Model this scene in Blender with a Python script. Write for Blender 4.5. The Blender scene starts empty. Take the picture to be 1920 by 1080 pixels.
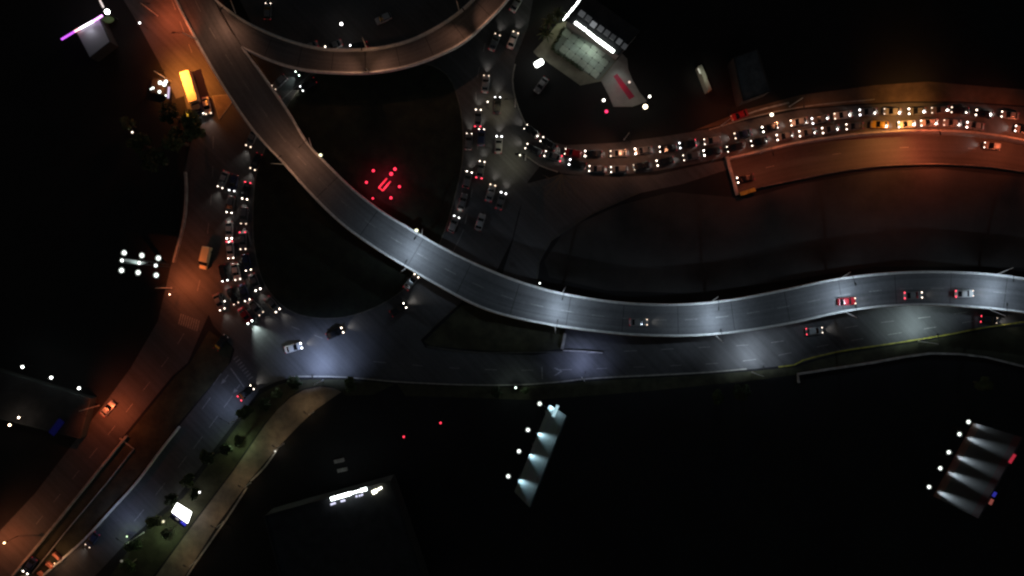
import bpy, bmesh, math, random
from mathutils import Vector, Matrix
from mathutils.geometry import tessellate_polygon
random.seed(7)
sc = bpy.context.scene
C = sc.collection
R = math.radians

# ------------------------------------------------------------------ camera, night sky, moon, exposure
S, H = 0.13, 190.0                       # metres per photo pixel on the ground, drone height
cam_d = bpy.data.cameras.new('drone_camera'); cam = bpy.data.objects.new('drone_camera', cam_d); C.objects.link(cam)
cam.location = (0, 0, H); cam.rotation_euler = (0, 0, 0)
cam_d.sensor_width = 36; cam_d.lens = 36 * H / (1920 * S); cam_d.clip_end = 6000; cam_d.clip_start = 1
sc.camera = cam
w = bpy.data.worlds.new('World'); sc.world = w; w.use_nodes = True
sky = w.node_tree.nodes.new('ShaderNodeTexSky'); sky.sky_type = 'NISHITA'; sky.sun_disc = False
sky.sun_elevation = R(1.0); sky.sun_rotation = R(230)
bg = w.node_tree.nodes['Background']; bg.inputs['Strength'].default_value = 0.045
w.node_tree.links.new(sky.outputs[0], bg.inputs['Color'])
moon_d = bpy.data.lights.new('moon', 'SUN'); moon_d.energy = 0.012; moon_d.angle = R(0.6); moon_d.color = (0.75, 0.85, 1)
moon = bpy.data.objects.new('moon', moon_d); C.objects.link(moon); moon.rotation_euler = (R(40), R(25), 0)
vs = sc.view_settings; vs.view_transform = 'Standard'; vs.look = 'None'; vs.exposure = 0; vs.gamma = 1
sc.cycles.use_denoising = True
sc.cycles.max_bounces = 4; sc.cycles.diffuse_bounces = 2; sc.cycles.glossy_bounces = 2
sc.cycles.use_light_tree = True; sc.cycles.light_sampling_threshold = 0.0
sc.cycles.filter_width = 2.3
sc.cycles.sample_clamp_indirect = 3.0

def P(u, v, z=0.0):
    """photo pixel -> point on the horizontal level z (road, deck or roof that carries it)"""
    k = S * (H - z) / H
    return Vector(((u - 960) * k, (540 - v) * k, z))

# ------------------------------------------------------------------ materials
MATS = {}
def mat(name, col, rough=0.8, metal=0.0, noise=0.0, scale=0.5, emit=None, estr=0.0, bump=0.0, spec=0.5, detail=6, col2=None, coat=0.0):
    if name in MATS: return MATS[name]
    m = bpy.data.materials.new(name); m.use_nodes = True; MATS[name] = m
    nt = m.node_tree; b = nt.nodes['Principled BSDF']
    b.inputs['Base Color'].default_value = (*col, 1); b.inputs['Roughness'].default_value = rough
    b.inputs['Metallic'].default_value = metal; b.inputs['Specular IOR Level'].default_value = spec
    if coat: b.inputs['Coat Weight'].default_value = coat; b.inputs['Coat Roughness'].default_value = 0.08
    if emit:
        b.inputs['Emission Color'].default_value = (*emit, 1); b.inputs['Emission Strength'].default_value = estr
    if noise:
        g = nt.nodes.new('ShaderNodeNewGeometry')
        n = nt.nodes.new('ShaderNodeTexNoise'); n.inputs['Scale'].default_value = scale; n.inputs['Detail'].default_value = detail
        n.inputs['Roughness'].default_value = 0.65
        nt.links.new(g.outputs['Position'], n.inputs['Vector'])
        r = nt.nodes.new('ShaderNodeValToRGB')
        c2 = col2 or tuple(min(1, c * (1 + noise)) for c in col)
        r.color_ramp.elements[0].position = 0.32; r.color_ramp.elements[0].color = (*[c * (1 - noise) for c in col], 1)
        r.color_ramp.elements[1].position = 0.68; r.color_ramp.elements[1].color = (*c2, 1)
        nt.links.new(n.outputs['Fac'], r.inputs['Fac']); nt.links.new(r.outputs['Color'], b.inputs['Base Color'])
        if bump:
            bp = nt.nodes.new('ShaderNodeBump'); bp.inputs['Strength'].default_value = bump; bp.inputs['Distance'].default_value = 0.3
            nt.links.new(n.outputs['Fac'], bp.inputs['Height']); nt.links.new(bp.outputs['Normal'], b.inputs['Normal'])
    return m

def asphalt(name, base, lanes=2):
    """asphalt with patchy wear, darker seams and wheel-polished bands along the UV direction"""
    if name in MATS: return MATS[name]
    m = mat(name, base, 0.75, noise=0.0); nt = m.node_tree; b = nt.nodes['Principled BSDF']
    uv = nt.nodes.new('ShaderNodeUVMap'); g = nt.nodes.new('ShaderNodeNewGeometry')
    big = nt.nodes.new('ShaderNodeTexNoise'); big.inputs['Scale'].default_value = 0.09; big.inputs['Detail'].default_value = 8
    big.inputs['Roughness'].default_value = 0.6; nt.links.new(g.outputs['Position'], big.inputs['Vector'])
    fine = nt.nodes.new('ShaderNodeTexNoise'); fine.inputs['Scale'].default_value = 1.6; fine.inputs['Detail'].default_value = 5
    nt.links.new(g.outputs['Position'], fine.inputs['Vector'])
    mp = nt.nodes.new('ShaderNodeMapping'); mp.inputs['Scale'].default_value = (1.1, 0.012, 1)
    nt.links.new(uv.outputs['UV'], mp.inputs['Vector'])
    st = nt.nodes.new('ShaderNodeTexNoise'); st.inputs['Scale'].default_value = 1.0; st.inputs['Detail'].default_value = 5
    nt.links.new(mp.outputs['Vector'], st.inputs['Vector'])
    def mth(op, a, bb):
        x = nt.nodes.new('ShaderNodeMath'); x.operation = op
        for i, q in enumerate((a, bb)):
            if isinstance(q, (int, float)): x.inputs[i].default_value = q
            else: nt.links.new(q, x.inputs[i])
        return x.outputs[0]
    f = mth('ADD', mth('MULTIPLY', big.outputs['Fac'], 0.9), mth('MULTIPLY', fine.outputs['Fac'], 0.35))
    f = mth('ADD', f, mth('MULTIPLY', st.outputs['Fac'], 0.95)); f = mth('MULTIPLY', f, 0.46)
    r = nt.nodes.new('ShaderNodeValToRGB'); r.color_ramp.elements[0].position = 0.3; r.color_ramp.elements[1].position = 0.72
    r.color_ramp.elements[0].color = (*[c * 0.38 for c in base], 1); r.color_ramp.elements[1].color = (*[c * 1.75 for c in base], 1)
    nt.links.new(f, r.inputs['Fac']); nt.links.new(r.outputs['Color'], b.inputs['Base Color'])
    rr = nt.nodes.new('ShaderNodeMapRange'); rr.inputs['To Min'].default_value = 0.5; rr.inputs['To Max'].default_value = 0.9
    nt.links.new(f, rr.inputs['Value']); nt.links.new(rr.outputs['Result'], b.inputs['Roughness'])
    return m

def glow(name, col, strength):
    return mat(name, (0.0, 0.0, 0.0), 0.5, emit=col, estr=strength)

M_ROAD = asphalt('asphalt_street', (0.05, 0.05, 0.052))
M_DECK = asphalt('asphalt_flyover', (0.085, 0.085, 0.088))
M_CONC = mat('concrete_weathered', (0.30, 0.29, 0.27), 0.85, noise=0.35, scale=0.7)
M_KERB = mat('kerb_concrete', (0.26, 0.25, 0.22), 0.85, noise=0.3, scale=1.2)
M_KERBY = mat('kerb_yellow_paint', (0.30, 0.27, 0.035), 0.7, noise=0.45, scale=0.9)
M_PAVE = mat('paving_beige', (0.155, 0.128, 0.098), 0.85, noise=0.3, scale=0.45)
M_GRASS = mat('grass_dark', (0.011, 0.015, 0.008), 0.95, noise=0.55, scale=0.35, bump=0.6)
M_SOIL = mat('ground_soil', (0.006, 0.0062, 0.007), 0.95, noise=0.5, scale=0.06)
M_VERGE = mat('verge_dry_grass', (0.032, 0.032, 0.016), 0.95, noise=0.5, scale=0.3, bump=0.5)
M_PAINT = mat('road_paint_white', (0.17, 0.17, 0.165), 0.7, noise=0.5, scale=2.5)
M_STEEL = mat('galvanised_steel', (0.5, 0.5, 0.48), 0.5, metal=0.3, noise=0.15, scale=3)
M_DARKST = mat('dark_painted_steel', (0.03, 0.03, 0.03), 0.5, metal=0.3)
M_GLASS = mat('tinted_car_glass', (0.008, 0.009, 0.011), 0.08, spec=0.6)
M_TYRE = mat('tyre_rubber', (0.012, 0.012, 0.012), 0.9)
M_HEADOFF = mat('headlamp_glass_off', (0.5, 0.5, 0.5), 0.1)
M_TAILOFF = mat('tail_lamp_red_plastic', (0.25, 0.01, 0.01), 0.25)
M_HEAD = glow('headlamp_lit', (1.0, 0.88, 0.74), 9)
M_HEADS = [glow('headlamp_lit_%s' % a, c, e) for a, c, e in (('dim', (1.0, .74, .54), 3), ('mid', (1.0, .82, .66), 6.5), ('bright', (1.0, .88, .76), 12), ('xenon', (.95, .95, .97), 7))]
M_HEADC = glow('headlamp_lit_cool', (0.86, 1.0, 0.92), 18)
M_TAIL = glow('tail_lamp_lit', (1.0, 0.05, 0.07), 0.16)
M_TAILB = glow('tail_lamp_braking', (1.0, 0.06, 0.10), 3.5)
M_LENS_W = glow('led_lens', (0.86, 0.93, 1.0), 30)
M_LENS_O = glow('sodium_lens', (1.0, 0.45, 0.10), 30)
M_LEAF = [mat('leaf_%s' % n, c, 0.75, noise=0.4, scale=0.9) for n, c in (('dark', (0.030, 0.048, 0.016)), ('mid', (0.045, 0.070, 0.022)), ('pale', (0.070, 0.090, 0.030)))]
M_BARK = mat('bark', (0.09, 0.07, 0.05), 0.9, noise=0.4, scale=3)
M_ROOF = mat('roof_bitumen', (0.022, 0.023, 0.026), 0.9, noise=0.4, scale=0.4)
M_ROOFC = mat('roof_concrete_grey', (0.10, 0.10, 0.105), 0.9, noise=0.4, scale=0.4)

# ------------------------------------------------------------------ helpers
def link(o, parent=None):
    C.objects.link(o)
    if parent is not None: o.parent = parent
    return o
def mesh(name, bm, m, parent=None, smooth=False):
    me = bpy.data.meshes.new(name); bm.to_mesh(me); bm.free()
    if smooth:
        for p in me.polygons: p.use_smooth = True
    if m: me.materials.append(m)
    return link(bpy.data.objects.new(name, me), parent)
def inst(name, me, parent, m=None, loc=(0, 0, 0), rz=0.0, scale=None):
    o = link(bpy.data.objects.new(name, me), parent); o.location = loc; o.rotation_euler = (0, 0, rz)
    if scale: o.scale = scale
    if m: o.material_slots[0].link = 'OBJECT'; o.material_slots[0].material = m
    return o
def empty(name, loc, rz=0.0):
    o = bpy.data.objects.new(name, None); o.empty_display_size = 0.5; C.objects.link(o)
    o.location = loc; o.rotation_euler = (0, 0, rz); return o
def tag(o, label, cat, group=None):
    o['label'] = label; o['category'] = cat
    if group: o['group'] = group
    return o
def struct(o, label=None):
    o['kind'] = 'structure'
    if label: o['label'] = label
    return o
ORD = 'first second third fourth fifth sixth seventh eighth ninth tenth eleventh twelfth thirteenth fourteenth fifteenth sixteenth seventeenth eighteenth nineteenth twentieth twenty-first twenty-second'.split()

def box(bm, cx, cy, cz, sx, sy, sz, rz=0.0):
    r = bmesh.ops.create_cube(bm, size=1.0)
    bmesh.ops.scale(bm, vec=(sx, sy, sz), verts=r['verts'])
    if rz: bmesh.ops.rotate(bm, cent=(0, 0, 0), matrix=Matrix.Rotation(rz, 3, 'Z'), verts=r['verts'])
    bmesh.ops.translate(bm, vec=(cx, cy, cz), verts=r['verts'])
def tube(bm, pts, rads, n=8):
    rings = []
    for i, p in enumerate(pts):
        p = Vector(p); a = Vector(pts[max(0, i - 1)]); b = Vector(pts[min(len(pts) - 1, i + 1)])
        d = (b - a).normalized(); x = d.orthogonal().normalized(); y = d.cross(x)
        rings.append([bm.verts.new(p + (x * math.cos(t) + y * math.sin(t)) * rads[i]) for t in [2 * math.pi * k / n for k in range(n)]])
    for a, b in zip(rings, rings[1:]):
        for k in range(n): bm.faces.new((a[k], a[(k + 1) % n], b[(k + 1) % n], b[k]))
    bm.faces.new(rings[0][::-1]); bm.faces.new(rings[-1])
def beam(bm, a, b, wd, ht):
    """box from a to b (world points), wd across, ht up"""
    a, b = Vector(a), Vector(b); d = b - a; L = d.length
    r = bmesh.ops.create_cube(bm, size=1.0); bmesh.ops.scale(bm, vec=(L, wd, ht), verts=r['verts'])
    bmesh.ops.transform(bm, matrix=Matrix.Translation((a + b) / 2) @ d.to_track_quat('X', 'Z').to_matrix().to_4x4(), verts=r['verts'])
def ball(bm, c, r, sub=2):
    q = bmesh.ops.create_icosphere(bm, subdivisions=sub, radius=1.0)
    bmesh.ops.scale(bm, vec=r if hasattr(r, '__len__') else (r, r, r), verts=q['verts']); bmesh.ops.translate(bm, vec=c, verts=q['verts'])

def spline(pts, step=12.0):
    """Catmull-Rom through 2-D points, about one sample per STEP pixels"""
    p = [Vector(q) for q in pts]; p = [2 * p[0] - p[1]] + p + [2 * p[-1] - p[-2]]; out = []
    for i in range(1, len(p) - 2):
        n = max(1, int((p[i + 1] - p[i]).length / step))
        for k in range(n):
            t = k / n; a, b, c, d = p[i - 1:i + 3]
            out.append(0.5 * (2 * b + (c - a) * t + (2 * a - 5 * b + 4 * c - d) * t * t + (3 * b - 3 * c + d - a) * t ** 3))
    out.append(p[-2]); return out
def resample(pts, n):
    q = spline(pts, 6.0); acc = [0]
    for a, b in zip(q, q[1:]): acc.append(acc[-1] + (b - a).length)
    out = []; j = 0
    for k in range(n):
        t = acc[-1] * k / (n - 1)
        while j < len(acc) - 2 and acc[j + 1] < t: j += 1
        f = (t - acc[j]) / max(1e-6, acc[j + 1] - acc[j]); out.append(q[j].lerp(q[j + 1], min(1, max(0, f))))
    return out
def deck(name, Lp, Rp, z, th, m, parent, n=110):
    """road ribbon between two traced edges, with thickness; UV = metres across, metres along"""
    A = [P(*q, z) for q in resample(Lp, n)]; B = [P(*q, z) for q in resample(Rp, n)]
    bm = bmesh.new(); uvl = bm.loops.layers.uv.new('UVMap'); dz = Vector((0, 0, th))
    cols = [0, .125, .25, .375, .5, .625, .75, .875, 1]
    g = [[bm.verts.new(a.lerp(b, t)) for t in cols] for a, b in zip(A, B)]
    dist = 0
    for i in range(n - 1):
        d2 = dist + ((A[i] + B[i]) / 2 - (A[i + 1] + B[i + 1]) / 2).length
        w0 = (A[i] - B[i]).length
        for k in range(8):
            f = bm.faces.new((g[i][k], g[i][k + 1], g[i + 1][k + 1], g[i + 1][k]))
            for lp, (uu, vv) in zip(f.loops, ((cols[k] * w0, dist), (cols[k + 1] * w0, dist), (cols[k + 1] * w0, d2), (cols[k] * w0, d2))): lp[uvl].uv = (uu, vv)
        dist = d2
    if th:
        lo = [[bm.verts.new(a - dz), bm.verts.new(b - dz)] for a, b in zip(A, B)]
        for i in range(n - 1):
            bm.faces.new((g[i][0], g[i + 1][0], lo[i + 1][0], lo[i][0])); bm.faces.new((g[i + 1][8], g[i][8], lo[i][1], lo[i + 1][1]))
            bm.faces.new((lo[i][0], lo[i + 1][0], lo[i + 1][1], lo[i][1]))
    bmesh.ops.recalc_face_normals(bm, faces=bm.faces)
    return mesh(name, bm, m, parent), A, B
def wall_line(name, pts, z0, z1, wd, m, parent=None, step=14, smooth_line=True):
    """continuous wall or kerb of rectangular section along a traced line, top at z1"""
    q = [P(*p, z1) for p in (spline(pts, step) if smooth_line else [Vector(x) for x in pts])]
    bm = bmesh.new(); prev = None
    for i, p in enumerate(q):
        d = (q[min(len(q) - 1, i + 1)] - q[max(0, i - 1)]); d.z = 0; d.normalize(); nrm = Vector((-d.y, d.x, 0)) * wd / 2
        cur = [bm.verts.new(Vector((*(p + s * nrm).xy, zz))) for s, zz in ((1, z0), (1, z1), (-1, z1), (-1, z0))]
        if prev:
            for k in range(4): bm.faces.new((prev[k], prev[(k + 1) % 4], cur[(k + 1) % 4], cur[k]))
        else: bm.faces.new(cur)
        prev = cur
    bm.faces.new(prev[::-1]); bmesh.ops.recalc_face_normals(bm, faces=bm.faces)
    return mesh(name, bm, m, parent)
def sheet(name, pts, z, m, parent=None, smooth_line=False, th=0.0, hole=None, zpx=None):
    """flat area from a traced outline (optionally with thickness down)"""
    q2 = spline(pts + [pts[0]], 14)[:-1] if smooth_line else [Vector(p) for p in pts]
    loops = [[Vector((*P(p[0], p[1], z if zpx is None else zpx).xy, z)) for p in q2]]
    if hole: loops.append([Vector((*P(p[0], p[1], z).xy, z)) for p in hole])
    allv = [v for l in loops for v in l]
    bm = bmesh.new(); vs_ = [bm.verts.new(v) for v in allv]; uvl = bm.loops.layers.uv.new('UVMap')
    for t in tessellate_polygon(loops):
        try: bm.faces.new([vs_[i] for i in t])
        except ValueError: pass
    bmesh.ops.recalc_face_normals(bm, faces=bm.faces)
    for f in bm.faces:
        if f.normal.z < 0: f.normal_flip()
        for lp in f.loops: lp[uvl].uv = (lp.vert.co.x * 0.7 + lp.vert.co.y * 0.7, lp.vert.co.y * 0.7 - lp.vert.co.x * 0.7)
    if th:
        lo = [bm.verts.new(v - Vector((0, 0, th))) for v in loops[0]]; n = len(lo)
        for i in range(n):
            f = bm.faces.new((vs_[i], vs_[(i + 1) % n], lo[(i + 1) % n], lo[i]))
        bmesh.ops.recalc_face_normals(bm, faces=bm.faces)
    return mesh(name, bm, m, parent)
def mark(parent, name, pts, z, m=None):
    return sheet(name, pts, z, m or M_PAINT, parent)
def dash(parent, name, a, b, z, wd=0.16, m=None):
    a, b = P(*a, z), P(*b, z); bm = bmesh.new(); d = (b - a).normalized(); n = Vector((-d.y, d.x, 0)) * wd / 2
    bm.faces.new([bm.verts.new(x) for x in (a + n, a - n, b - n, b + n)])
    for f in bm.faces:
        f.normal_update()
        if f.normal.z < 0: f.normal_flip()
    return mesh(name, bm, m or M_PAINT, parent)
def spot(parent, loc, target, power, col, ang=110, blend=0.6, size=0.15, name='lamp_light'):
    d = bpy.data.lights.new(name, 'SPOT'); d.energy = power; d.color = col; d.spot_size = R(ang); d.spot_blend = blend; d.shadow_soft_size = size
    o = bpy.data.objects.new(name, d); C.objects.link(o); o.parent = parent
    o.location = loc; o.rotation_euler = (Vector(target) - Vector(loc)).to_track_quat('-Z', 'Y').to_euler(); return o
def point(parent, loc, power, col, size=0.3):
    d = bpy.data.lights.new('lamp_light', 'POINT'); d.energy = power; d.color = col; d.shadow_soft_size = size
    o = bpy.data.objects.new('lamp_light', d); C.objects.link(o); o.parent = parent; o.location = loc; return o

# ------------------------------------------------------------------ ground and sunken road
TR_TOP = [(1364, 297), (1420, 284), (1500, 266), (1580, 254), (1640, 248), (1715, 244), (1800, 246), (1860, 252), (1920, 262), (2040, 285), (2300, 340)]
TR_BOT = [(1384, 363), (1420, 352), (1500, 335), (1580, 320), (1640, 312), (1700, 308), (1760, 307), (1840, 311), (1920, 321), (2040, 342), (2300, 400)]
ZT = -3.2
tt = [tuple(p) for p in spline(TR_TOP, 14)]; tb = [tuple(p) for p in spline(TR_BOT, 14)]
hole = tt + tb[::-1]
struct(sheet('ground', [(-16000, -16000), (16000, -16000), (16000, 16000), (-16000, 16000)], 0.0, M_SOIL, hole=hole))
o, _, _ = deck('sunken_road', [(1352, 306)] + TR_TOP[1:], [(1372, 372)] + TR_BOT[1:], ZT, 0, M_ROAD, None, 90)
struct(o)
sunk = o
for k in range(11):     # lane dashes on the sunken road
    a = resample(TR_TOP, 60)[4 + k * 4]; b = resample(TR_BOT, 60)[4 + k * 4]; a2 = resample(TR_TOP, 60)[5 + k * 4]; b2 = resample(TR_BOT, 60)[5 + k * 4]
    if k % 2 == 0: dash(sunk, 'lane_dash', a.lerp(b, .5), a2.lerp(b2, .5), ZT + 0.006)
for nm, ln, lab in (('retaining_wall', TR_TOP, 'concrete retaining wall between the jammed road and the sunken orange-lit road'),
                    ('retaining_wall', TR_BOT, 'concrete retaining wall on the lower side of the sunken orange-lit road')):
    tag(wall_line(nm, ln, ZT, 0.75, 0.45 if ln is TR_TOP else 0.3, M_CONC if ln is TR_TOP else mat('concrete_dark', (.10, .095, .085), .9, noise=.4, scale=.5)), lab, 'wall')  # lower wall uses a darker concrete tone
pw = empty('underpass_portal', P(1373, 330, ZT)); tag(pw, 'dark underpass mouth where the sunken road goes below ground', 'portal')
def world_child(o, par):
    o.parent = par; o.matrix_parent_inverse = Matrix.Translation(par.location).inverted() if par.rotation_euler.z == 0 else par.matrix_basis.inverted(); return o
bm = bmesh.new(); beam(bm, P(1362, 294, 0.1), P(1382, 366, 0.1), 0.7, 1.1); world_child(mesh('lintel', bm, M_CONC), pw)
bm = bmesh.new(); beam(bm, P(1354, 300, -1.9), P(1372, 368, -1.9), 0.2, 2.6); world_child(mesh('shade_slab', bm, M_DARKST), pw)  # dark slab stands for the shade inside the underpass
bm = bmesh.new(); beam(bm, P(1388, 364, 0.9), P(1416, 355, 0.9), 0.9, 0.35); world_child(mesh('hazard_board', bm, M_KERBY), pw)

# ------------------------------------------------------------------ streets at ground level
def road(name, pts, z, smooth_line=False, m=None):
    return struct(sheet(name, pts, z, m or M_ROAD, smooth_line=smooth_line))
ring = road('roundabout_road', [(420, -90), (1010, -90), (1003, -20), (990, 50), (966, 110), (960, 150), (967, 190), (985, 232), (1030, 262), (1052, 322), (1012, 312),
        (990, 340), (972, 400), (960, 450), (930, 510), (865, 565), (788, 637), (800, 655), (780, 690), (640, 704), (560, 705), (520, 715), (485, 730), (430, 690), (440, 655),
        (400, 610), (378, 560), (385, 480), (400, 400), (398, 300), (405, 250), (440, 190), (470, 120), (470, 40), (440, -20)], 0.012)
west = road('avenue', [(268, -90), (375, -90), (385, 0), (405, 80), (430, 150), (450, 200), (440, 280), (430, 400), (420, 500), (405, 560), (382, 610), (352, 680), (322, 706), (236, 812),
        (150, 922), (60, 1040), (-60, 1190), (-190, 1190), (-60, 1062), (0, 995), (66, 925), (132, 838), (192, 762), (245, 690), (296, 602), (320, 500), (338, 440), (346, 380), (346, 320),
        (362, 250), (345, 180), (318, 90), (296, 20)], 0.018)
sw = road('side_street', [(432, 680), (470, 655), (500, 700), (482, 738), (432, 802), (332, 932), (242, 1012), (150, 1110), (60, 1190), (-30, 1190), (80, 1080), (160, 1011), (255, 906), (335, 800)], 0.024)
south = road('lower_road', [(560, 655), (700, 640), (800, 652), (900, 662), (1000, 666), (1056, 658), (1062, 590), (1300, 590), (1600, 545), (1860, 535), (2300, 560), (2300, 640), (1990, 602), (1868, 612),
        (1780, 628), (1700, 641), (1580, 659), (1524, 674), (1490, 684), (1400, 693), (1300, 700), (1120, 710), (960, 722), (740, 716), (640, 707), (560, 708)], 0.030)
east = road('jammed_road', [(1000, 258), (1060, 272), (1150, 268), (1250, 255), (1340, 240), (1420, 222), (1500, 206), (1600, 198), (1700, 193), (1800, 193), (1920, 201), (2100, 225), (2300, 262),
        (2300, 330), (2040, 282), (1920, 259), (1860, 250), (1800, 244), (1715, 242), (1640, 246), (1580, 252), (1500, 264), (1420, 282), (1364, 294), (1300, 308), (1220, 322), (1160, 328), (1100, 330), (1050, 324)], 0.036)
slip = road('slip_road', [(985, 345), (1050, 328), (1160, 332), (1230, 328), (1300, 312), (1360, 300), (1364, 318), (1280, 345), (1200, 362), (1110, 402), (1034, 452), (1012, 492), (1006, 545), (940, 520), (962, 450), (974, 400)], 0.042)
# service lane west of the avenue and the pavements
struct(sheet('service_lane', [(205, -90), (268, -90), (296, 20), (318, 90), (345, 180), (330, 185), (300, 120), (262, 50), (232, 0)], 0.015, M_ROAD))
struct(sheet('footpath', [(640, 735), (625, 728), (600, 725), (570, 731), (545, 745), (520, 768), (498, 795), (440, 880), (350, 1000), (285, 1090), (340, 1090), (410, 980), (470, 898), (520, 840), (560, 798), (592, 768), (625, 745)], 0.09, M_PAVE, th=0.1))
struct(sheet('verge', [(486, 740), (520, 722), (560, 712), (640, 711), (740, 720), (700, 740), (650, 742), (625, 726), (600, 723), (568, 729), (543, 743), (496, 793), (438, 878), (348, 998), (280, 1090), (200, 1090), (255, 1012), (345, 932), (440, 805)], 0.05, M_VERGE))
struct(sheet('verge', [(745, 720), (960, 726), (1120, 714), (1300, 704), (1400, 697), (1492, 688), (1530, 676), (1585, 663), (1700, 645), (1870, 616), (1990, 606), (2100, 620), (2100, 700), (1920, 688), (1850, 666), (1740, 661), (1640, 679), (1498, 702), (1400, 715), (1200, 735), (1000, 750), (760, 742)], 0.05, M_VERGE))
struct(sheet('verge', [(795, 640), (866, 572), (1060, 590), (1058, 652), (1000, 662), (900, 657), (805, 648)], 0.05, M_VERGE))
struct(sheet('verge', [(392, 620), (436, 652), (428, 684), (330, 800), (250, 905), (155, 1011), (60, 1100), (10, 1100), (155, 925), (240, 815), (330, 705), (356, 682)], 0.05, M_VERGE))
struct(sheet('verge', [(1300, 245), (1400, 205), (1500, 178), (1640, 160), (1740, 153), (1920, 168), (2200, 210), (2200, 240), (1920, 198), (1800, 190), (1700, 190), (1600, 195), (1500, 203), (1420, 218), (1340, 237)], 0.05, mat('verge_earth', (0.085, 0.06, 0.04), 0.95, noise=0.5, scale=0.12)))
struct(sheet('field', [(1060, 430), (1160, 385), (1260, 360), (1400, 372), (1500, 345), (1640, 322), (1760, 316), (1990, 340), (1990, 505), (1860, 500), (1640, 500), (1480, 525), (1300, 550), (1140, 545), (1030, 520), (1020, 490)], 0.012, mat('field_earth', (0.030, 0.029, 0.027), 0.95, noise=0.6, scale=0.05)))

# central island, split by nothing: one kerbed lawn
ISL = [(585, 140), (640, 128), (720, 125), (790, 118), (838, 140), (860, 190), (868, 245), (866, 310), (850, 380), (835, 430), (812, 480), (780, 520), (745, 552), (700, 578), (650, 594), (600, 597), (552, 587), (515, 560), (490, 520), (476, 460), (474, 400), (478, 340), (492, 290), (520, 230), (550, 180)]
isl = struct(sheet('central_island', ISL, 0.14, M_GRASS, smooth_line=True, th=0.12))
k = wall_line('kerb', ISL + [ISL[0]], 0.0, 0.2, 0.28, mat('kerb_island', (.10, .10, .085), .9, noise=.4, scale=.5), isl)
ti = struct(sheet('traffic_island', [(398, 180), (424, 178), (438, 186), (411, 224)], 0.15, M_PAVE, th=0.13))
wall_line('kerb', [(398, 180), (424, 178), (438, 186), (411, 224), (398, 180)], 0, 0.2, 0.25, M_KERB, ti, smooth_line=False)
# kerbs
for nm, pts, m_, lab in (
    ('kerb', [(545, 707), (560, 706), (600, 706), (640, 707), (690, 711), (745, 716), (850, 721), (960, 722), (1040, 717), (1120, 709), (1300, 700), (1400, 692)], M_KERB, 'pale kerb along the lower side of the lower road'),
    ('kerb', [(1460, 688), (1490, 684), (1505, 676), (1526, 670), (1580, 658), (1640, 649), (1700, 640), (1780, 627), (1868, 611), (1990, 601), (2200, 625)], M_KERBY, 'yellow painted kerb along the lower road on the right'),
    ('kerb', [(966, 120), (961, 150), (967, 188), (984, 230), (990, 238)], M_KERB, 'kerb beside the filling station forecourt'),
    ('kerb', [(787, 638), (820, 606), (862, 568)], mat('kerb_dull', (.06, .06, .05), .9, noise=.4, scale=.5), 'short slanting kerb below the flyover beside the roundabout'),  # kerb in a darker tone, shared with two others below
    ('kerb', [(1006, 545), (1010, 495), (1032, 452), (1108, 402), (1200, 360)], mat('kerb_dull', (.06, .06, .05), .9, noise=.4, scale=.5), 'faint kerb curving along the dark slip road'),
    ('kerb', [(1046, 322), (1012, 310), (984, 290)], M_KERB, 'kerb at the mouth of the jammed road'),
    ('kerb', [(1056, 660), (900, 661), (800, 650)], mat('kerb_dull', (.06, .06, .05), .9, noise=.4, scale=.5), 'kerb on the upper side of the lower road below the flyover')):
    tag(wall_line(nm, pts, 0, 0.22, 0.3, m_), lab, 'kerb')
def low_wall(pts, z1, wd, lab, m_=M_CONC, sm=True):
    tag(wall_line('wall', pts, 0, z1, wd, m_, smooth_line=sm), lab, 'wall')
low_wall([(346, 322), (348, 350), (346, 400), (338, 440), (324, 492)], 0.9, 0.5, 'pale low wall on the outer bend of the avenue')
low_wall([(335, 801), (300, 845), (255, 905), (205, 960), (160, 1009), (120, 1045), (70, 1088)], 0.9, 0.42, 'long pale wall top, lamp light put into its white colour, along the left edge of the blue-lit side street', mat('wall_lamplit_white', (.55, .55, .52), .8, noise=.2, scale=.8))  # lamp light on the wall top is put into its pale colour
low_wall([(236, 818), (195, 868), (150, 924), (85, 1004), (22, 1080)], 0.9, 0.45, 'long wall top lit orange along the right edge of the avenue')
low_wall([(224, 822), (250, 842), (200, 905), (120, 1000), (60, 1075)], 0.5, 0.18, 'thin dark wall in the median strip between avenue and side street', sm=False)
low_wall([(1499, 718), (1497, 702), (1560, 692), (1640, 680), (1700, 669), (1745, 663), (1800, 664), (1850, 670), (1900, 682), (1990, 705)], 0.9, 0.45, 'pale low wall along the edge of the dark area below the lower road', sm=False)
low_wall([(1054, 655), (1060, 625)], 1.2, 0.6, 'short pale wall standing out from under the flyover')
low_wall([(1056, 657), (1110, 660), (1130, 662)], 0.8, 0.25, 'thin wall along the lower road beside the short pale wall')
low_wall([(1380, 222), (1420, 207), (1480, 192)], 0.7, 0.3, 'broken pale wall above the jammed road')
low_wall([(1330, 243), (1420, 217), (1520, 198), (1640, 186)], 0.25, 0.25, 'low pale edging along the upper side of the jammed road', M_KERB)

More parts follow.
